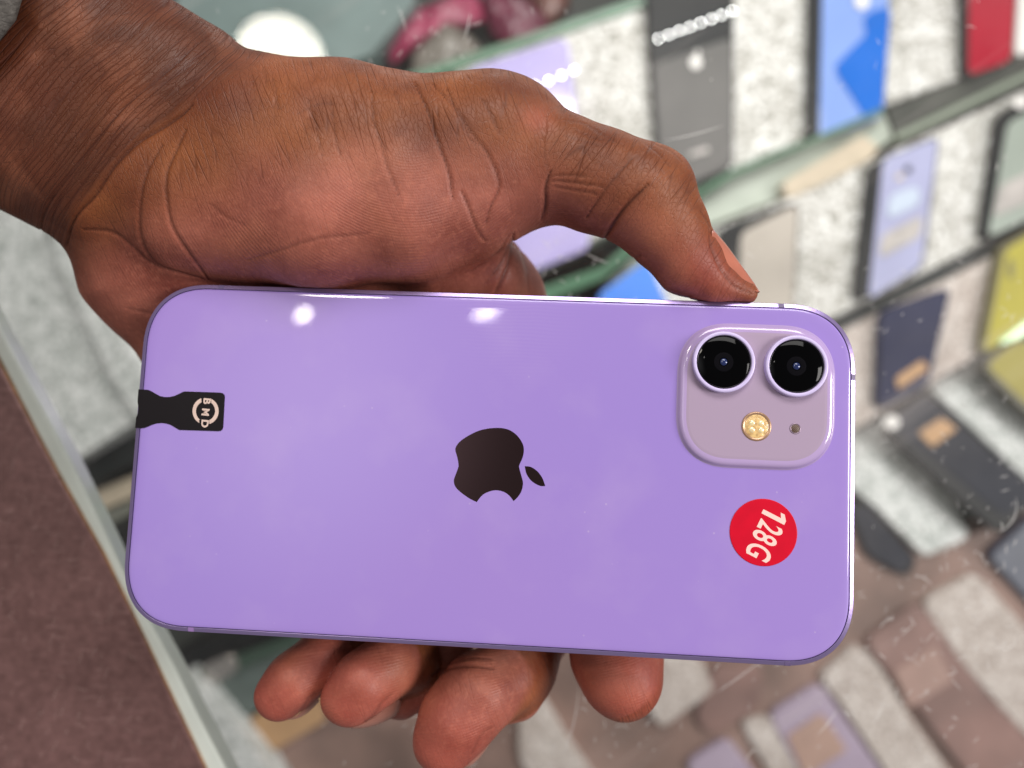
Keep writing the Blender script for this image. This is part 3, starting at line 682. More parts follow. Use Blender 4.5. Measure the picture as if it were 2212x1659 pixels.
tri_plate('printed_digit', [(c1[0] + x*math.cos(a1) - y*math.sin(a1), c1[1] + x*math.sin(a1) + y*math.cos(a1)) for x, y in [(p*1.02, q*1.13) for p, q in one]], 0.262, 0.285, M_sp, st)

# black tab with the round BMD mark
tab = [(208, 315), (395, 325), (440, 342), (560, 410), (640, 452), (730, 468), (830, 466), (920, 445), (1010, 405), (1100, 360), (1130, 357), (1820, 380), (1870, 392), (1905, 425), (1912, 470), (1880, 1060), (1865, 1105), (1830, 1138), (1780, 1143), (1010, 1118), (940, 1075), (850, 1020), (760, 992), (660, 980), (560, 990), (470, 1018), (390, 1055), (310, 1082), (140, 1078), (160, 880), (195, 800), (208, 680), (190, 560)]
tl = fromz(tab, 480, 1400, 5.267, 0.2)
M_tab = mat('tab_black', (14, 7, 12), 0.42, spec=0.25)
tb = tri_plate('black_tab', tl, 0.12, 0.24, M_tab, ph); tb['label'] = 'black tab sticker printed BMD'
M_prn = mat('tab_print', (216, 190, 178), 0.55, var=0.08, vscale=900)
def arc(cx, cy, rx, ry, a0, a1, w0, w1, n=20):
    o_, i_ = [], []
    for k in range(n + 1):
        t_ = k/n; a = math.radians(a0 + (a1 - a0)*t_); w = w0 + (w1 - w0)*t_
        o_.append((cx + rx*math.cos(a), cy + ry*math.sin(a))); i_.append((cx + (rx-w)*math.cos(a), cy + (ry-w)*math.sin(a)))
    return o_ + i_[::-1]
tri_plate('ring_arc', fromz(arc(1533, 745, 258, 268, -68, 72, 66, 74), 480, 1400, 5.267, 0.24), 0.235, 0.262, M_prn, tb)
tri_plate('ring_arc', fromz(arc(1533, 745, 258, 268, 108, 258, 60, 76), 480, 1400, 5.267, 0.24), 0.235, 0.262, M_prn, tb)
tq = (480, 1400, 5.267, 0.26)
for ch, x, y in (('B', 1555, 545), ('M', 1525, 765), ('D', 1512, 990)):
    if ch != 'M':
        q = fromz([(x-108, y-72), (x+96, y-72), (x+84, y+72), (x-100, y+72)], *tq)
        tri_plate('letter_gap', q, 0.262, 0.268, M_tab, tb)
    text_mesh('printed_letter', ch, 2.15 if ch == 'M' else 2.05, M_prn, tb, fromz([(x, y)], *tq)[0], math.radians(-93), 0.95 if ch == 'M' else 1.1, 0.07, 0.01, 0.28)

# ================================================================== the hand
def S(u, v, r, d):           # sphere seen at (u, v) with picture radius r, centre d mm away
    return (P(u, v, d), r / F * d)

palm = [  # chains of spheres
    [S(400, 215, 168, 170), S(-189, -119, 175, 172)],                        # forearm, upper side
    [S(265, 400, 165, 172), S(-311, 99, 175, 174)],                          # forearm, lower side
    [S(-189, -119, 175, 172), S(-700, -400, 190, 174)],
    [S(-311, 99, 175, 174), S(-820, -180, 190, 176)],
    [S(330, 310, 190, 174), S(-250, -10, 200, 176)],
    [S(585, 330, 190, 170), S(750, 335, 184, 168), S(900, 350, 166, 167), S(1030, 335, 160, 166)],   # thenar upper
    [S(400, 380, 160, 172), S(585, 335, 180, 171)],
    [S(430, 455, 150, 168), S(700, 458, 158, 163), S(880, 450, 148, 163), S(1010, 420, 128, 164), S(1085, 398, 110, 164)],  # thenar lower
    [S(350, 560, 166, 182), S(480, 745, 142, 190), S(530, 930, 150, 194)],   # heel of the palm
    [S(310, 470, 115, 178), S(355, 560, 158, 182)],
    [S(600, 610, 165, 190), S(950, 610, 140, 192)],                          # palm behind the phone
    [S(700, 720, 150, 194), S(620, 860, 120, 194)],
    [S(960, 560, 110, 180), S(1060, 590, 75, 180)],                          # web
]
thumb = [S(1040, 330, 152, 165), S(1088, 314, 142, 164), S(1205, 362, 113, 161), S(1290, 392, 111, 159), S(1384, 426, 110, 158), S(1438, 494, 90, 158), S(1490, 568, 73, 158), S(1544, 609, 46, 157.5), S(1612, 633, 25, 157)]
index = [S(990, 540, 112, 188), S(1062, 640, 108, 190), S(1200, 1050, 100, 197), S(1310, 1300, 98, 188), S(1332, 1420, 97, 173), S(1344, 1468, 86, 169)]
middle = [S(850, 690, 112, 192), S(1020, 1050, 105, 200), S(1150, 1330, 96, 192), S(1126, 1436, 74, 180), S(1090, 1462, 75, 174), S(1034, 1496, 80, 169), S(988, 1552, 76, 167), S(960, 1596, 69, 167)]
ring_f = [S(720, 790, 106, 194), S(840, 1100, 95, 200), S(890, 1330, 78, 192), S(888, 1434, 56, 178), S(832, 1442, 62, 170), S(785, 1474, 62, 166), S(755, 1508, 59, 166)]
pinky = [S(600, 870, 98, 194), S(670, 1150, 82, 199), S(735, 1330, 70, 192), S(740, 1404, 53, 180), S(694, 1424, 53, 173), S(638, 1467, 54, 170), S(606, 1502, 50, 170)]
backs = {1: [S(1060, 1500, 70, 177), S(1112, 1492, 58, 178), S(1140, 1440, 62, 184)], 2: [S(815, 1500, 48, 173), S(868, 1508, 38, 178), S(915, 1478, 47, 180), S(940, 1440, 58, 184), S(958, 1395, 68, 188)]}
fingers = [index, middle, ring_f, pinky]

def seg_sdf(Q, a, ra, b, rb):
    ab = b - a
    t = np.clip(((Q - a) @ ab) / (ab @ ab), 0, 1)
    return np.linalg.norm(Q - a - t[:, None]*ab, axis=1) - (ra + t*(rb - ra))
def smin(a, b, k):
    h = np.maximum(k - np.abs(a - b), 0) / k
    return np.minimum(a, b) - h*h*k*0.25
def chain_sdf(Q, ch, k):
    d = None
    for (a, ra), (b, rb) in zip(ch[:-1], ch[1:]):
        e = seg_sdf(Q, a, ra, b, rb)
        d = e if d is None else smin(d, e, k)
    return d
def ellip(Q, c, r):
    q = (Q - c) / r
    k0 = np.linalg.norm(q, axis=1); k1 = np.linalg.norm(q / r, axis=1)
    return k0*(k0 - 1)/np.maximum(k1, 1e-6)
def phone_sdf(Q):
    q = (Q - tp) @ Rp
    rr = 12.0
    ax = np.abs(q[:, 0]) - (PW/2 - rr) ; ay = np.abs(q[:, 1]) - (PH/2 - rr)
    d2 = np.hypot(np.maximum(ax, 0), np.maximum(ay, 0)) + np.minimum(np.maximum(ax, ay), 0) - rr
    dz = np.maximum(q[:, 2] - 0.15, -PT - 0.15 - q[:, 2])
    return np.minimum(np.maximum(d2, dz), 0) + np.hypot(np.maximum(d2, 0), np.maximum(dz, 0))
KN = P(1390, 385, 158); TM = P(1085, 270, 163)
def hand_sdf(Q):
    dp = None
    for ch in palm:
        e = chain_sdf(Q, ch, 5.0)
        dp = e if dp is None else smin(dp, e, 6.5)
    dt = chain_sdf(Q, thumb, 2.0)
    dt = smin(dt, np.linalg.norm(Q - P(1430, 394, 157), axis=1) - 3.9, 5.0)     # knuckle
    dp = smin(dp, dt, 6.0)
    df = None
    for q_, f in enumerate(fingers):
        e = chain_sdf(Q, f, 3.0)
        if q_ in backs: e = smin(e, chain_sdf(Q, backs[q_], 2.0), 1.6)
        df = e if df is None else smin(df, e, 0.3)
    d = smin(dp, df, 2.5)
    d = np.maximum(d, -(phone_sdf(Q) - 0.1))
    return d

H = 0.43
lo = np.array([-175.0, -92.0, CAM_H - 214.0]); hi = np.array([62.0, 95.0, CAM_H - 140.0])
lo[0] = P(-560, 0, 172)[0]; hi[1] = P(0, -330, 172)[1]
nb_ = 8
nblk = np.ceil((hi - lo) / (H*nb_)).astype(int)
shape = nblk*nb_ + 1
Dg = np.full(shape, 9.0, np.float32)
bi = np.stack(np.meshgrid(*[np.arange(n) for n in nblk], indexing='ij'), -1).reshape(-1, 3)
ctr = lo + (bi + 0.5)*nb_*H
dc = hand_sdf(ctr)
rad = nb_*H*0.87 + 0.6
act = np.abs(dc) < rad*1.35
for b3, dd in zip(bi[~act], dc[~act]):
    if dd < 0:
        i, j, k = b3*nb_
        Dg[i:i+nb_+1, j:j+nb_+1, k:k+nb_+1] = -9.0
loc = np.stack(np.meshgrid(*[np.arange(nb_ + 1)]*3, indexing='ij'), -1).reshape(-1, 3)
ab = bi[act]
for s in range(0, len(ab), 400):
    blk = ab[s:s+400]
    idx = (blk[:, None, :]*nb_ + loc[None]).reshape(-1, 3)
    dv_ = hand_sdf(lo + idx*H)
    Dg[idx[:, 0], idx[:, 1], idx[:, 2]] = dv_
# close the forearm at the border of the grid
Dg[0] = 9; Dg[-1] = 9; Dg[:, 0] = 9; Dg[:, -1] = 9; Dg[:, :, 0] = 9; Dg[:, :, -1] = 9

def surface_nets(D):
    ins = D < 0
    nx, ny, nz = D.shape
    sgn = np.zeros((nx-1, ny-1, nz-1), np.int8)
    for dx in (0, 1):
        for dy in (0, 1):
            for dz in (0, 1):
                sgn += ins[dx:nx-1+dx, dy:ny-1+dy, dz:nz-1+dz]
    ci = np.argwhere((sgn > 0) & (sgn < 8))
    cid = np.full(sgn.shape, -1, np.int32); cid[ci[:, 0], ci[:, 1], ci[:, 2]] = np.arange(len(ci))
    off = np.array([(a, b, c) for a in (0, 1) for b in (0, 1) for c in (0, 1)])
    val = np.stack([D[ci[:, 0]+o[0], ci[:, 1]+o[1], ci[:, 2]+o[2]] for o in off], 1)
    acc = np.zeros((len(ci), 3)); cnt = np.zeros(len(ci))
    for a in range(8):
        for b in range(a+1, 8):
            if np.abs(off[a] - off[b]).sum() != 1: continue
            va, vb = val[:, a], val[:, b]
            m = (va < 0) != (vb < 0)
            t = np.where(m, va/np.where(m, va - vb, 1), 0)
            acc += np.where(m[:, None], off[a] + t[:, None]*(off[b] - off[a]), 0); cnt += m
    V = ci + acc/cnt[:, None]
    Fc = []
    for ax in range(3):
        sl0 = [slice(None)]*3; sl1 = [slice(None)]*3
        sl0[ax] = slice(0, D.shape[ax]-1); sl1[ax] = slice(1, None)
        e = np.argwhere(ins[tuple(sl0)] != ins[tuple(sl1)])
        o1, o2 = [(1, 2), (2, 0), (0, 1)][ax]
        e = e[(e[:, o1] > 0) & (e[:, o2] > 0) & (e[:, o1] < D.shape[o1]-1) & (e[:, o2] < D.shape[o2]-1)]
        def cell(a, b):
            q = e.copy(); q[:, o1] -= a; q[:, o2] -= b
            return cid[q[:, 0], q[:, 1], q[:, 2]]
        quad = np.stack([cell(1, 1), cell(0, 1), cell(0, 0), cell(1, 0)], 1)
        flip = ~ins[e[:, 0], e[:, 1], e[:, 2]]
        quad[flip] = quad[flip][:, ::-1]
        Fc.append(quad)
    return V, np.concatenate(Fc)
V, Fq = surface_nets(Dg)
V = lo + V*H
# drop loose bits (keep faces all valid)
Fq = Fq[(Fq >= 0).all(1)]

def normals(V, Fq):
    a, b, c, d = (V[Fq[:, i]] for i in range(4))
    n = np.cross(c - a, d - b); out_ = np.zeros_like(V)
    for i in range(4): np.add.at(out_, Fq[:, i], n)
    return out_ / (np.linalg.norm(out_, axis=1)[:, None] + 1e-12)
# light smoothing of the lattice
e_ = np.concatenate([Fq[:, [0, 1]], Fq[:, [1, 2]], Fq[:, [2, 3]], Fq[:, [3, 0]]])
deg = np.bincount(e_.ravel(), minlength=len(V)).astype(float)
for _ in range(3):
    s_ = np.zeros_like(V)
    for k in range(3):
        s_[:, k] = np.bincount(e_[:, 0], V[e_[:, 1], k], len(V)) + np.bincount(e_[:, 1], V[e_[:, 0], k], len(V))
    V = V*0.5 + 0.5*s_/deg[:, None]
Nn = normals(V, Fq)

def smooth(x, a, b):
    t = np.clip((x - a)/(b - a), 0, 1); return t*t*(3 - 2*t)
dep = CAM_H - V[:, 2]
uu = V[:, 0]/dep*F + 1106.0; vv = 829.5 - V[:, 1]/dep*F
camv = np.array([0, 0, CAM_H]) - V; camv /= np.linalg.norm(camv, axis=1)[:, None]
front = (np.sum(Nn*camv, 1) > -0.15)

def vnoise(sc_, seed):
    """cheap smooth noise per vertex, -1..1"""
    g = np.random.default_rng(seed); s_ = 0
    for _ in range(7):
        w = g.normal(size=3); w = w/np.linalg.norm(w)*g.uniform(0.6, 1.6)/sc_
        s_ = s_ + np.sin(V @ w + g.uniform(0, 6.28))
    return s_/2.65

# which finger a vertex belongs to
dfing = np.stack([chain_sdf(V, f[3:], 4.0) for f in fingers], 1)
isf = (dfing.min(1) < 1.2) & (vv > 1300)
isth = chain_sdf(V, thumb[2:], 3.0) < 1.5; isdist = chain_sdf(V, thumb[5:], 3.0) < 1.5

# pigment: 0 = brown back-of-hand skin, 1 = pinkish palm skin
xb = [-400, 0, 130, 200, 270, 340, 450, 600, 800, 960, 1080, 1180, 1290, 1380, 1450, 1520, 1600, 1660]
yb = [1500, 1200, 640, 540, 455, 410, 372, 350, 350, 345, 330, 372, 410, 450, 490, 560, 640, 700]
bnd = np.interp(uu, xb, yb)
pal = smooth(vv - bnd + 26*vnoise(9, 1) + 14*vnoise(3.5, 2), -95, 120)
pal[(dep > 178) & (uu > 300)] = 1.0
if isf.any():
    # the finger backs are brown: decide by side along each finger's own axis
    for k, f in enumerate(fingers):
        m = isf & (dfing.argmin(1) == k)
        a = f[-3][0]; b = f[-1][0]; ax = (b - a)/np.linalg.norm(b - a)
        back = np.array([0.45, -0.25, -1.0]); back -= ax*(back @ ax); back /= np.linalg.norm(back)
        q = V[m] - a; q = q - (q @ ax)[:, None]*ax
        q /= np.linalg.norm(q, axis=1)[:, None] + 1e-9
        pal[m] = 1 - smooth(q @ back, -0.15, 0.35)


# creases (picture polylines -> real grooves sculpted in the skin)
def z1(p): return [(x/2.0572, y/2.0572) for x, y in p]
def z2(p): return [((1300 + x/1.3825)/1.7359, (100 + y/1.3825)/1.7359) for x, y in p]
def z7(p): return [((700 + x/1.3012)/1.7359, (y/1.3012)/1.7359) for x, y in p]
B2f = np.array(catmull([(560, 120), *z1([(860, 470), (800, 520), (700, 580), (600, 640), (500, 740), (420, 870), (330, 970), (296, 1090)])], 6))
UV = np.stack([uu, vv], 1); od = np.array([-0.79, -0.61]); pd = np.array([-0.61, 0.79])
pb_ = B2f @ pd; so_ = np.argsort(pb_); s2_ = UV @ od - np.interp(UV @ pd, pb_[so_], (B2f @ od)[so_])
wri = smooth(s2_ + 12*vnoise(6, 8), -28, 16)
cre = []   # (polyline, depth mm, width px)
B1 = z1([(930, 150), (870, 200), (720, 340), (560, 470), (430, 620), (320, 760), (215, 900), (183, 1000), (192, 1070)])
B2 = z1([(860, 470), (800, 520), (700, 580), (600, 640), (500, 740), (420, 870), (330, 970), (296, 1090)])
cre += [(B1, 0.65, 5), (B2, 0.8, 6.5)]
g = np.random.default_rng(5)
for k in (2, 5, 9, 12, 16, 20, 23):                       # a few stronger wrist lines; the fine net is in the skin material
    q = np.array(B1) + np.array([-17.5*k, -13.5*k]) + np.cumsum(g.normal(0, 2.0, (len(B1), 2)), 0)
    cre.append((q[g.integers(0, 3):len(q) - g.integers(0, 3)], g.uniform(0.16, 0.30), 3.6))
for k in range(1, 4):
    q = np.array(B1)*(1 - k/4) + np.array(catmull(B2, 8)[np.linspace(0, 56, len(B1)).astype(int)])*(k/4)
    cre.append((q + g.normal(0, 3, q.shape), 0.28, 4))
for p, dpt, w in ((z1([(830, 580), (790, 660), (740, 770), (742, 900), (770, 1010), (850, 1130), (930, 1240)]), 0.55, 6), (z1([(720, 650), (650, 770), (620, 920), (628, 1050), (700, 1170), (830, 1215)]), 0.5, 6),
                  (z1([(370, 1020), (500, 1030), (590, 1095), (700, 1180), (900, 1235)]), 0.4, 6), (z1([(1100, 1150), (1250, 1110), (1420, 1060), (1640, 1040)]), 0.18, 6), (z1([(930, 900), (1000, 960), (1090, 1000)]), 0.15, 5),
                  (z1([(560, 1370), (700, 1400)]), 0.2, 6),
                  (z2([(130, 330), (140, 480), (175, 600), (215, 740), (270, 870)]), 0.38, 4.5), (z2([(350, 290), (420, 440), (480, 620), (530, 760), (552, 900)]), 0.7, 5),
                  (z2([(445, 300), (560, 420), (640, 540), (720, 640), (770, 740), (792, 840), (745, 950), (722, 1040)]), 0.5, 4.5), (z2([(590, 840), (630, 930), (680, 1060), (725, 1115)]), 0.5, 5),
                  (z2([(690, 370), (760, 470), (800, 560)]), 0.3, 4), (z2([(1055, 750), (1028, 840), (1030, 920), (1016, 1010)]), 0.7, 6), (z2([(1480, 680), (1400, 770), (1330, 860), (1240, 1000)]), 0.5, 5.5),
                  (z2([(1560, 820), (1460, 920), (1400, 1000), (1335, 1110)]), 0.9, 7.5), (z2([(1060, 775), (1150, 770), (1250, 775)]), 0.25, 4), (z2([(1060, 800), (1180, 810), (1330, 830)]), 0.3, 4), (z2([(1060, 830), (1180, 850), (1300, 870)]), 0.22, 4),
                  (z2([(1600, 610), (1680, 640), (1740, 700)]), 0.25, 4), (z2([(1540, 600), (1620, 660), (1680, 730)]), 0.2, 4), (z2([(1350, 1150), (1420, 1230), (1520, 1190)]), 0.25, 5), (z2([(1120, 480), (1230, 500), (1330, 560), (1440, 620)]), 0.14, 4), (z2([(1120, 560), (1230, 590), (1330, 620)]), 0.14, 4), (z2([(1180, 530), (1300, 580), (1400, 590)]), 0.12, 4),
                  (z2([(870, 1075), (850, 1200), (800, 1320), (765, 1385)]), 0.6, 6), (z2([(850, 1080), (780, 1180), (640, 1270)]), 0.3, 5), (z2([(860, 1090), (810, 1210), (720, 1330)]), 0.3, 5), (z2([(900, 1120), (930, 1230), (940, 1380)]), 0.2, 5),
                  (z7([(320, 370), (330, 430)]), 0.2, 3.5), (z7([(375, 330), (395, 430)]), 0.2, 3.5), (z7([(420, 370), (450, 540)]), 0.22, 3.5), (z7([(490, 380), (500, 450)]), 0.15, 3.5), (z7([(590, 480), (630, 620), (660, 760)]), 0.32, 4),
                  (z7([(700, 480), (730, 690), (760, 780)]), 0.28, 4), (z7([(1010, 440), (1060, 570)]), 0.25, 4), (z7([(1270, 430), (1350, 620), (1420, 720)]), 0.35, 4), (z7([(1440, 480), (1520, 640)]), 0.3, 4), (z7([(540, 560), (660, 510), (760, 520)]), 0.12, 3.5), (z7([(950, 380), (970, 450)]), 0.15, 3.5)):
    cre.append((p, dpt, w))
def z3(p): return [(518.4 + x/3.2, 1348 + y/3.2) for x, y in p]
for p, dpt, w in ((z3([(1330, 360), (1450, 305), (1600, 285), (1760, 300)]), 0.5, 6), (z3([(1440, 280), (1600, 230), (1760, 235)]), 0.25, 5), (z3([(1760, 700), (1670, 760), (1600, 900)]), 0.15, 5), (z3([(1060, 485), (985, 545), (930, 620), (850, 680)]), 0.18, 5), (z3([(540, 470), (480, 500), (440, 560), (400, 610)]), 0.18, 5), (z2([(1885, 1050), (1893, 1150), (1950, 1270), (2015, 1348), (2100, 1385)]), 0.4, 4.5), (z2([(1840, 950), (1880, 1010), (1900, 1060)]), 0.3, 5)):
    cre.append((p, dpt, w))
idx = np.where(front & (dep < 196))[0]
uf, vf = uu[idx], vv[idx]
groove = np.zeros(len(idx)); dark = np.zeros(len(idx))
for p, dpt, w in cre:
    p = catmull(p, 4); w = max(w, 4.8)
    bx0, by0 = p.min(0) - 3*w; bx1, by1 = p.max(0) + 3*w
    sel = np.where((uf > bx0) & (uf < bx1) & (vf > by0) & (vf < by1))[0]
    if not len(sel): continue
    q = np.stack([uf[sel], vf[sel]], 1); best = np.full(len(sel), 1e9); n = len(p) - 1
    for i in range(n):
        a, b = p[i], p[i+1]; abv = b - a; L2 = abv @ abv + 1e-9
        t_ = np.clip((q - a) @ abv / L2, 0, 1)
        taper = np.minimum(1, 0.35 + 3*np.minimum((i + t_)/n, 1 - (i + t_)/n))
        dd = np.linalg.norm(q - a - t_[:, None]*abv, axis=1)/taper
        best = np.minimum(best, dd)
    gsh = np.exp(-(best/(w*0.72))**2)
    groove[sel] = np.maximum(groove[sel], 0.7*dpt*gsh)
    dark[sel] = np.maximum(dark[sel], min(1.0, 0.25 + dpt*0.9)*np.exp(-(best/(w*0.55))**2))
cr_a = np.zeros(len(V)); cr_a[idx] = dark
V[idx] -= Nn[idx]*groove[:, None]
# keep the flesh off the phone
V += Nn*(0.10*vnoise(2.2, 3) + 0.22*vnoise(7, 4))[:, None]*(phone_sdf(V) > 0.6)[:, None]

me = bpy.data.meshes.new('person')
me.vertices.add(len(V)); me.vertices.foreach_set('co', (V*MM).ravel())
me.loops.add(Fq.size); me.loops.foreach_set('vertex_index', Fq.ravel().astype(np.int32))
me.polygons.add(len(Fq)); me.polygons.foreach_set('loop_start', np.arange(0, Fq.size, 4, dtype=np.int32)); me.polygons.foreach_set('loop_total', np.full(len(Fq), 4, np.int32))
me.update(calc_edges=True); me.validate()
red = np.exp(-(((uu - 1160)/34)**2 + ((vv - 258)/30)**2))*0.8
tipr = np.zeros(len(V))
for f in fingers:
    tipr = np.maximum(tipr, np.exp(-(np.linalg.norm(V - f[-1][0], axis=1)/(f[-1][1]*1.8))**2))
tipr = np.maximum(tipr, np.exp(-(np.linalg.norm(V - P(1540, 610, 150), axis=1)/9)**2)*0.6)
# line fields for the skin material (mm): across / along the fine lines, and the friction ridge coordinate
B1a = np.array(catmull(B1, 6)); od = np.array([-0.79, -0.61]); pd = np.array([-0.61, 0.79])
o_b = B1a @ od; p_b = B1a @ pd; srt = np.argsort(p_b)
UV = np.stack([uu, vv], 1)
fo = np.interp(UV @ pd, p_b[srt], o_b[srt])
sA = (UV @ od - fo)*0.1; tA = (UV @ pd)*0.1
ang = np.radians(np.interp(uu, [500, 900, 1150, 1400], [78, 66, 40, 35]))
sB = (uu - 0.34*(vv - 300))*0.1; tB = (vv + 0.2*uu)*0.1
m_ = isth & (uu > 1180)
sB = np.where(m_, ((uu*0.83 + vv*0.56))*0.1, sB); tB = np.where(m_, (-uu*0.56 + vv*0.83)*0.1, tB)
rid = np.hypot(uu - 890, (vv - 215)*1.0)*0.1
axd = np.array([0.72, 0.69]); rid = np.where(isth & (uu > 1180), (UV @ axd)*0.1 + 0.0035*((UV - [1432, 500]) @ np.array([-0.69, 0.72]))**2*0.1, rid)
if isf.any():
    for k, f in enumerate(fingers):
        m = isf & (dfing.argmin(1) == k)
        a = f[-3][0]; b = f[-1][0]; ax = (b - a)/np.linalg.norm(b - a)
        q = V[m] - b; al = q @ ax; pp = np.linalg.norm(q - al[:, None]*ax, axis=1)
        rid[m] = (0.28*uu[m] + 0.96*vv[m])*0.1 + 0.035*(q @ np.cross(ax, [0, 0, 1.0]))**2
for nm, arr in (('line_a', np.stack([sA, tA, 0*sA], 1)), ('line_b', np.stack([sB, tB, 0*sB], 1))):
    at = me.attributes.new(nm, 'FLOAT_VECTOR', 'POINT'); at.data.foreach_set('vector', arr.astype(np.float32).ravel())
for nm, arr in (('ridge', rid), ('palm_skin', pal), ('wrist', wri), ('crease', cr_a), ('blush', np.maximum(red*0.4, tipr)), ('bruise', red)):
    at = me.attributes.new(nm, 'FLOAT', 'POINT'); at.data.foreach_set('value', arr.astype(np.float32))

sk, nt, b = new_mat('skin'); N, L = nt.nodes, nt.links
def attr(n):
    a = N.new('ShaderNodeAttribute'); a.attribute_name = n; return a.outputs['Fac']
def mixc(fac, c1, c2):
    m = N.new('ShaderNodeMix'); m.data_type = 'RGBA'
    if hasattr(fac, 'links'): L.new(fac, m.inputs[0])
    else: m.inputs[0].default_value = fac
    for s, i in ((c1, 6), (c2, 7)):
        if hasattr(s, 'links'): L.new(s, m.inputs[i])
        else: m.inputs[i].default_value = s
    return m.outputs[2]
def math_(op, a, b_=None, c_=None):
    m = N.new('ShaderNodeMath'); m.operation = op
    for s, i in ((a, 0), (b_, 1), (c_, 2)):
        if s is None: continue
        if hasattr(s, 'links'): L.new(s, m.inputs[i])
        else: m.inputs[i].default_value = s
    return m.outputs[0]
tc = N.new('ShaderNodeTexCoord')
def noise_(scale, detail=4, dist=0.0, vec=None):
    n = N.new('ShaderNodeTexNoise'); n.inputs['Scale'].default_value = scale; n.inputs['Detail'].default_value = detail; n.inputs['Distortion'].default_value = dist
    L.new(vec or tc.outputs['Object'], n.inputs['Vector']); return n.outputs['Fac']
def mapr(x, a, b_, c_, d_):
    m = N.new('ShaderNodeMapRange'); L.new(x, m.inputs[0])
    for i, q in enumerate((a, b_, c_, d_)): m.inputs[i+1].default_value = q
    return m.outputs[0]
def attrv(n):
    a = N.new('ShaderNodeAttribute'); a.attribute_name = n; return a.outputs['Vector']
def cellnet(vec, sx, sy, wob, width):
    """net of long thin skin cells: 1 on the lines between them"""
    mp = N.new('ShaderNodeMapping'); mp.inputs['Scale'].default_value = (1/sx, 1/sy, 1); L.new(vec, mp.inputs['Vector'])
    nn = N.new('ShaderNodeTexNoise'); nn.inputs['Scale'].default_value = 1.1; nn.inputs['Detail'].default_value = 3; L.new(mp.outputs[0], nn.inputs['Vector'])
    sc_ = N.new('ShaderNodeVectorMath'); sc_.operation = 'MULTIPLY_ADD'; L.new(nn.outputs['Color'], sc_.inputs[0]); sc_.inputs[1].default_value = (wob, wob, 0); L.new(mp.outputs[0], sc_.inputs[2])
    v = N.new('ShaderNodeTexVoronoi'); v.voronoi_dimensions = '2D'; v.feature = 'DISTANCE_TO_EDGE'; v.inputs['Scale'].default_value = 1.0; L.new(sc_.outputs[0], v.inputs['Vector'])
    return mapr(v.outputs['Distance'], 0.0, width, 1.0, 0.0)
la, lb = attrv('line_a'), attrv('line_b')
big = noise_(120, 3)
netA = math_('MULTIPLY', cellnet(la, 1.5, 30.0, 0.55, 0.10), mapr(big, 0.35, 0.6, 0.45, 1.0))
netA2 = math_('MULTIPLY', cellnet(la, 1.0, 3.6, 0.8, 0.09), 0.4)
wl = math_('MULTIPLY', math_('MAXIMUM', netA, netA2), attr('wrist'))
netB = math_('MULTIPLY', cellnet(lb, 2.1, 24.0, 0.35, 0.07), mapr(big, 0.4, 0.62, 0.1, 0.8))
netB2 = math_('MULTIPLY', cellnet(lb, 0.8, 2.0, 0.9, 0.13), 0.3)
notw = math_('MULTIPLY', math_('SUBTRACT', 1.0, attr('wrist')), math_('SUBTRACT', 1.0, math_('MULTIPLY', attr('palm_skin'), 0.7)))
tl_ = math_('MULTIPLY', math_('MAXIMUM', netB, netB2), notw)
lines = math_('ADD', wl, tl_)
dors = mixc(mapr(noise_(70, 5), 0.3, 0.7, 0, 1), lin((108, 54, 28)), lin((150, 86, 46)))
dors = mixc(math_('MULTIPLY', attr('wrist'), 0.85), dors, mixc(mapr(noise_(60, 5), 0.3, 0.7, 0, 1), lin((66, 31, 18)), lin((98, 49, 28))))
palc = mixc(mapr(noise_(85, 6), 0.3, 0.7, 0, 1), lin((128, 66, 53)), lin((178, 106, 88)))
palc = mixc(mapr(noise_(900, 3), 0.5, 0.75, 0, 0.3), palc, lin((204, 126, 102)))
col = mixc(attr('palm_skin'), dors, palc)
col = mixc(math_('MULTIPLY', attr('blush'), 0.6), col, lin((184, 82, 70)))
col = mixc(math_('MULTIPLY', attr('bruise'), 0.3), col, lin((176, 104, 90)))
col = mixc(mapr(noise_(42, 5), 0.48, 0.72, 0.0, 0.42), col, lin((96, 44, 28)))
col = mixc(mapr(noise_(55, 4, 0.6), 0.52, 0.75, 0.0, 0.3), col, lin((192, 120, 88)))
col = mixc(math_('MULTIPLY', lines, 0.54), col, lin((62, 22, 12)))
col = mixc(math_('MULTIPLY', attr('crease'), 0.62), col, lin((60, 20, 12)))
L.new(col, b.inputs['Base Color'])
b.inputs['Specular IOR Level'].default_value = 0.4
b.inputs['Subsurface Weight'].default_value = 0.10; b.inputs['Subsurface Radius'].default_value = (1.0, 0.35, 0.2); b.inputs['Subsurface Scale'].default_value = 0.002
wob = math_('MULTIPLY', math_('SUBTRACT', noise_(150, 2), 0.5), 9.0)
rp_ = math_('ADD', math_('MULTIPLY', attr('ridge'), 2*math.pi/0.62), wob)
ridges = math_('MULTIPLY', math_('MULTIPLY_ADD', math_('SINE', rp_), 0.5, 0.5), mapr(noise_(110, 3), 0.38, 0.62, 0.15, 1.0))
h2 = math_('MULTIPLY', ridges, math_('MULTIPLY', attr('palm_skin'), 0.33))
h1 = math_('MULTIPLY', lines, -1.5)
hh = math_('ADD', math_('ADD', h1, h2), math_('MULTIPLY', noise_(1500, 3), 0.7))
bp = N.new('ShaderNodeBump'); bp.inputs['Strength'].default_value = 0.6; bp.inputs['Distance'].default_value = 0.00016
L.new(hh, bp.inputs['Height']); L.new(bp.outputs['Normal'], b.inputs['Normal'])
L.new(mapr(noise_(240, 4), 0.3, 0.7, 0.42, 0.6), b.inputs['Roughness'])
hand = link('person', me, sk, None, True)
tag(hand, 'person\'s left hand and wrist gripping the lilac phone, thumb on its upper edge', 'person')

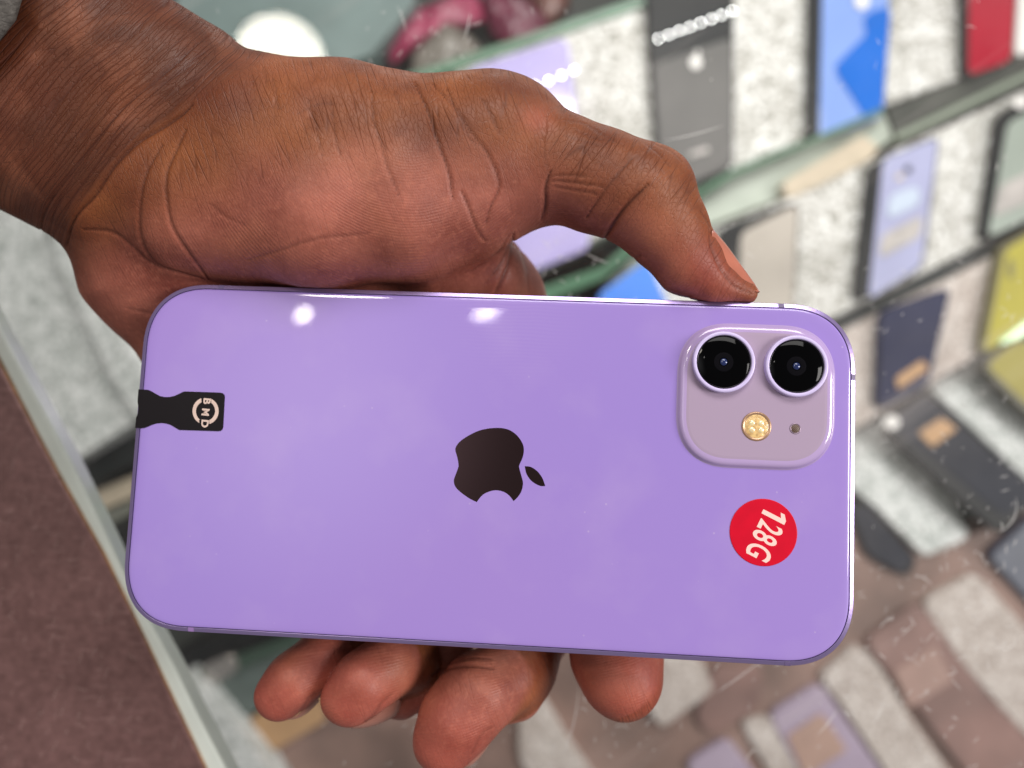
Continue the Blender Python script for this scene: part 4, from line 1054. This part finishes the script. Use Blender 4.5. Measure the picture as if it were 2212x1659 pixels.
# nails
nl = mat('nail', (178, 108, 88), 0.2, spec=0.5, var=0.08, vscale=300)
nl2 = mat('nail_pale', (178, 120, 104), 0.3, var=0.08, vscale=300)
def zf(p, d): return [P(518.4 + x/3.2, 1348 + y/3.2, d[0] + (d[1]-d[0])*k/(len(p)-1)) for k, (x, y) in enumerate(p)]
def zt(p, d): return [P((1300 + x/1.3825)/1.7359, (100 + y/1.3825)/1.7359, d[0] + (d[1]-d[0])*k/(len(p)-1)) for k, (x, y) in enumerate(p)]
def nail(I, O, B, m, name='fingernail', th=0.5):
    """curved plate through three curves: near edge, outermost line, far edge"""
    def rs(c, n=15):
        c = catmull(np.array(c), 12); k = np.linspace(0, len(c)-1, n); i0 = np.minimum(k.astype(int), len(c)-2)
        return c[i0] + (c[i0+1] - c[i0])*(k - i0)[:, None]
    I, O, B = rs(I), rs(O), rs(B); nu, nv = len(I), 13
    t = np.linspace(0, 1, nv); Cc = 2*O - 0.5*(I + B)
    G = I[:, None]*((1-t)**2)[None, :, None] + Cc[:, None]*(2*t*(1-t))[None, :, None] + B[:, None]*(t**2)[None, :, None]
    ctr_ = (I + B)[:, None]/2 + (I + B - 2*O)[:, None]*0.3
    inn = (ctr_ - G); inn /= np.linalg.norm(inn, axis=2)[..., None] + 1e-9
    G2 = G + inn*th
    vs = list(G.reshape(-1, 3)) + list(G2.reshape(-1, 3)); fs = []; W = nv; o2 = nu*W
    for i in range(nu - 1):
        for j in range(nv - 1):
            q = (i*W+j, i*W+j+1, (i+1)*W+j+1, (i+1)*W+j)
            fs.append(q); fs.append(tuple(o2 + x for x in reversed(q)))
    rim = [j for j in range(W)] + [i*W + nv-1 for i in range(1, nu)] + [(nu-1)*W + j for j in range(nv-2, -1, -1)] + [i*W for i in range(nu-2, 0, -1)]
    for k in range(len(rim)):
        p, q = rim[k], rim[(k+1) % len(rim)]
        fs.append((q, p, o2+p, o2+q))
    return link(name, mesh(name, vs, fs), m, hand, True)
nail(zt([(1893, 1062), (1900, 1150), (1958, 1265), (2022, 1340), (2130, 1374)], (152.5, 155)), zt([(1900, 1052), (1965, 1125), (2040, 1228), (2104, 1315), (2142, 1376)], (157, 157.5)),
     zt([(1880, 1080), (1900, 1160), (1958, 1270), (2022, 1345), (2120, 1390)], (164, 162)), nl, 'thumbnail')
nail(zf([(1075, 492), (1005, 545), (955, 615), (865, 680), (765, 712)], (168.5, 165.5)), zf([(1122, 530), (1085, 622), (985, 682), (875, 716), (765, 724)], (173, 168)),
     zf([(1090, 540), (1030, 590), (960, 640), (870, 690), (765, 712)], (180, 172)), nl2)
nail(zf([(1785, 722), (1690, 775), (1640, 870), (1585, 950), (1530, 985)], (171, 167)), zf([(1782, 738), (1735, 815), (1675, 900), (1610, 970), (1540, 1000)], (174, 170)),
     zf([(1770, 745), (1690, 800), (1640, 880), (1580, 960), (1520, 985)], (181, 175)), nl2)
nail(zf([(545, 520), (480, 545), (440, 590), (380, 640), (310, 658)], (172.5, 170)), zf([(548, 535), (505, 580), (450, 625), (385, 656), (310, 664)], (175, 172)),
     zf([(530, 540), (480, 575), (440, 610), (380, 645), (310, 655)], (181, 176)), nl2)

# knitted cuff at the top left corner
M_slv = mat('sleeve_knit', (92, 88, 84), 0.95, spec=0.1, var=0.35, vscale=500, bump=0.8, bscale=900, bdist=0.001)
vs, fs = [], []; nr, ns = 30, 44
ax0 = P(194, 160, 176); ax1 = P(-900, -380, 176); axv = ax1 - ax0; axl = np.linalg.norm(axv); axv = axv/axl
sd = np.cross(axv, (0, 0, 1)); sd /= np.linalg.norm(sd); up = np.cross(sd, axv)
rows = [(0.02, 0.90), (0.0, 0.96), (-0.005, 1.0), (0.0, 1.035), (0.02, 1.05)] + [(0.03 + 0.97*i/nr, 1.05 + 0.03*math.sin(i*1.3)) for i in range(1, nr)]
for t_, k_ in rows:
    for j in range(ns):
        a = 2*math.pi*j/ns
        c = ax0 + axv*(axl*t_ + 46*math.cos(a)**2*(1 - t_))
        w = 1 + 0.012*math.sin(11*a) + 0.02*mnoise.noise(Vector((t_*9, a*1.5, 0)))
        vs.append(c + k_*w*(sd*37.0*math.cos(a) + up*27.5*math.sin(a)))
for i in range(len(rows) - 1):
    for j in range(ns):
        k = (j+1) % ns
        fs.append((i*ns+j, (i+1)*ns+j, (i+1)*ns+k, i*ns+k))
link('sleeve', mesh('sleeve', vs, fs), M_slv, hand, True)
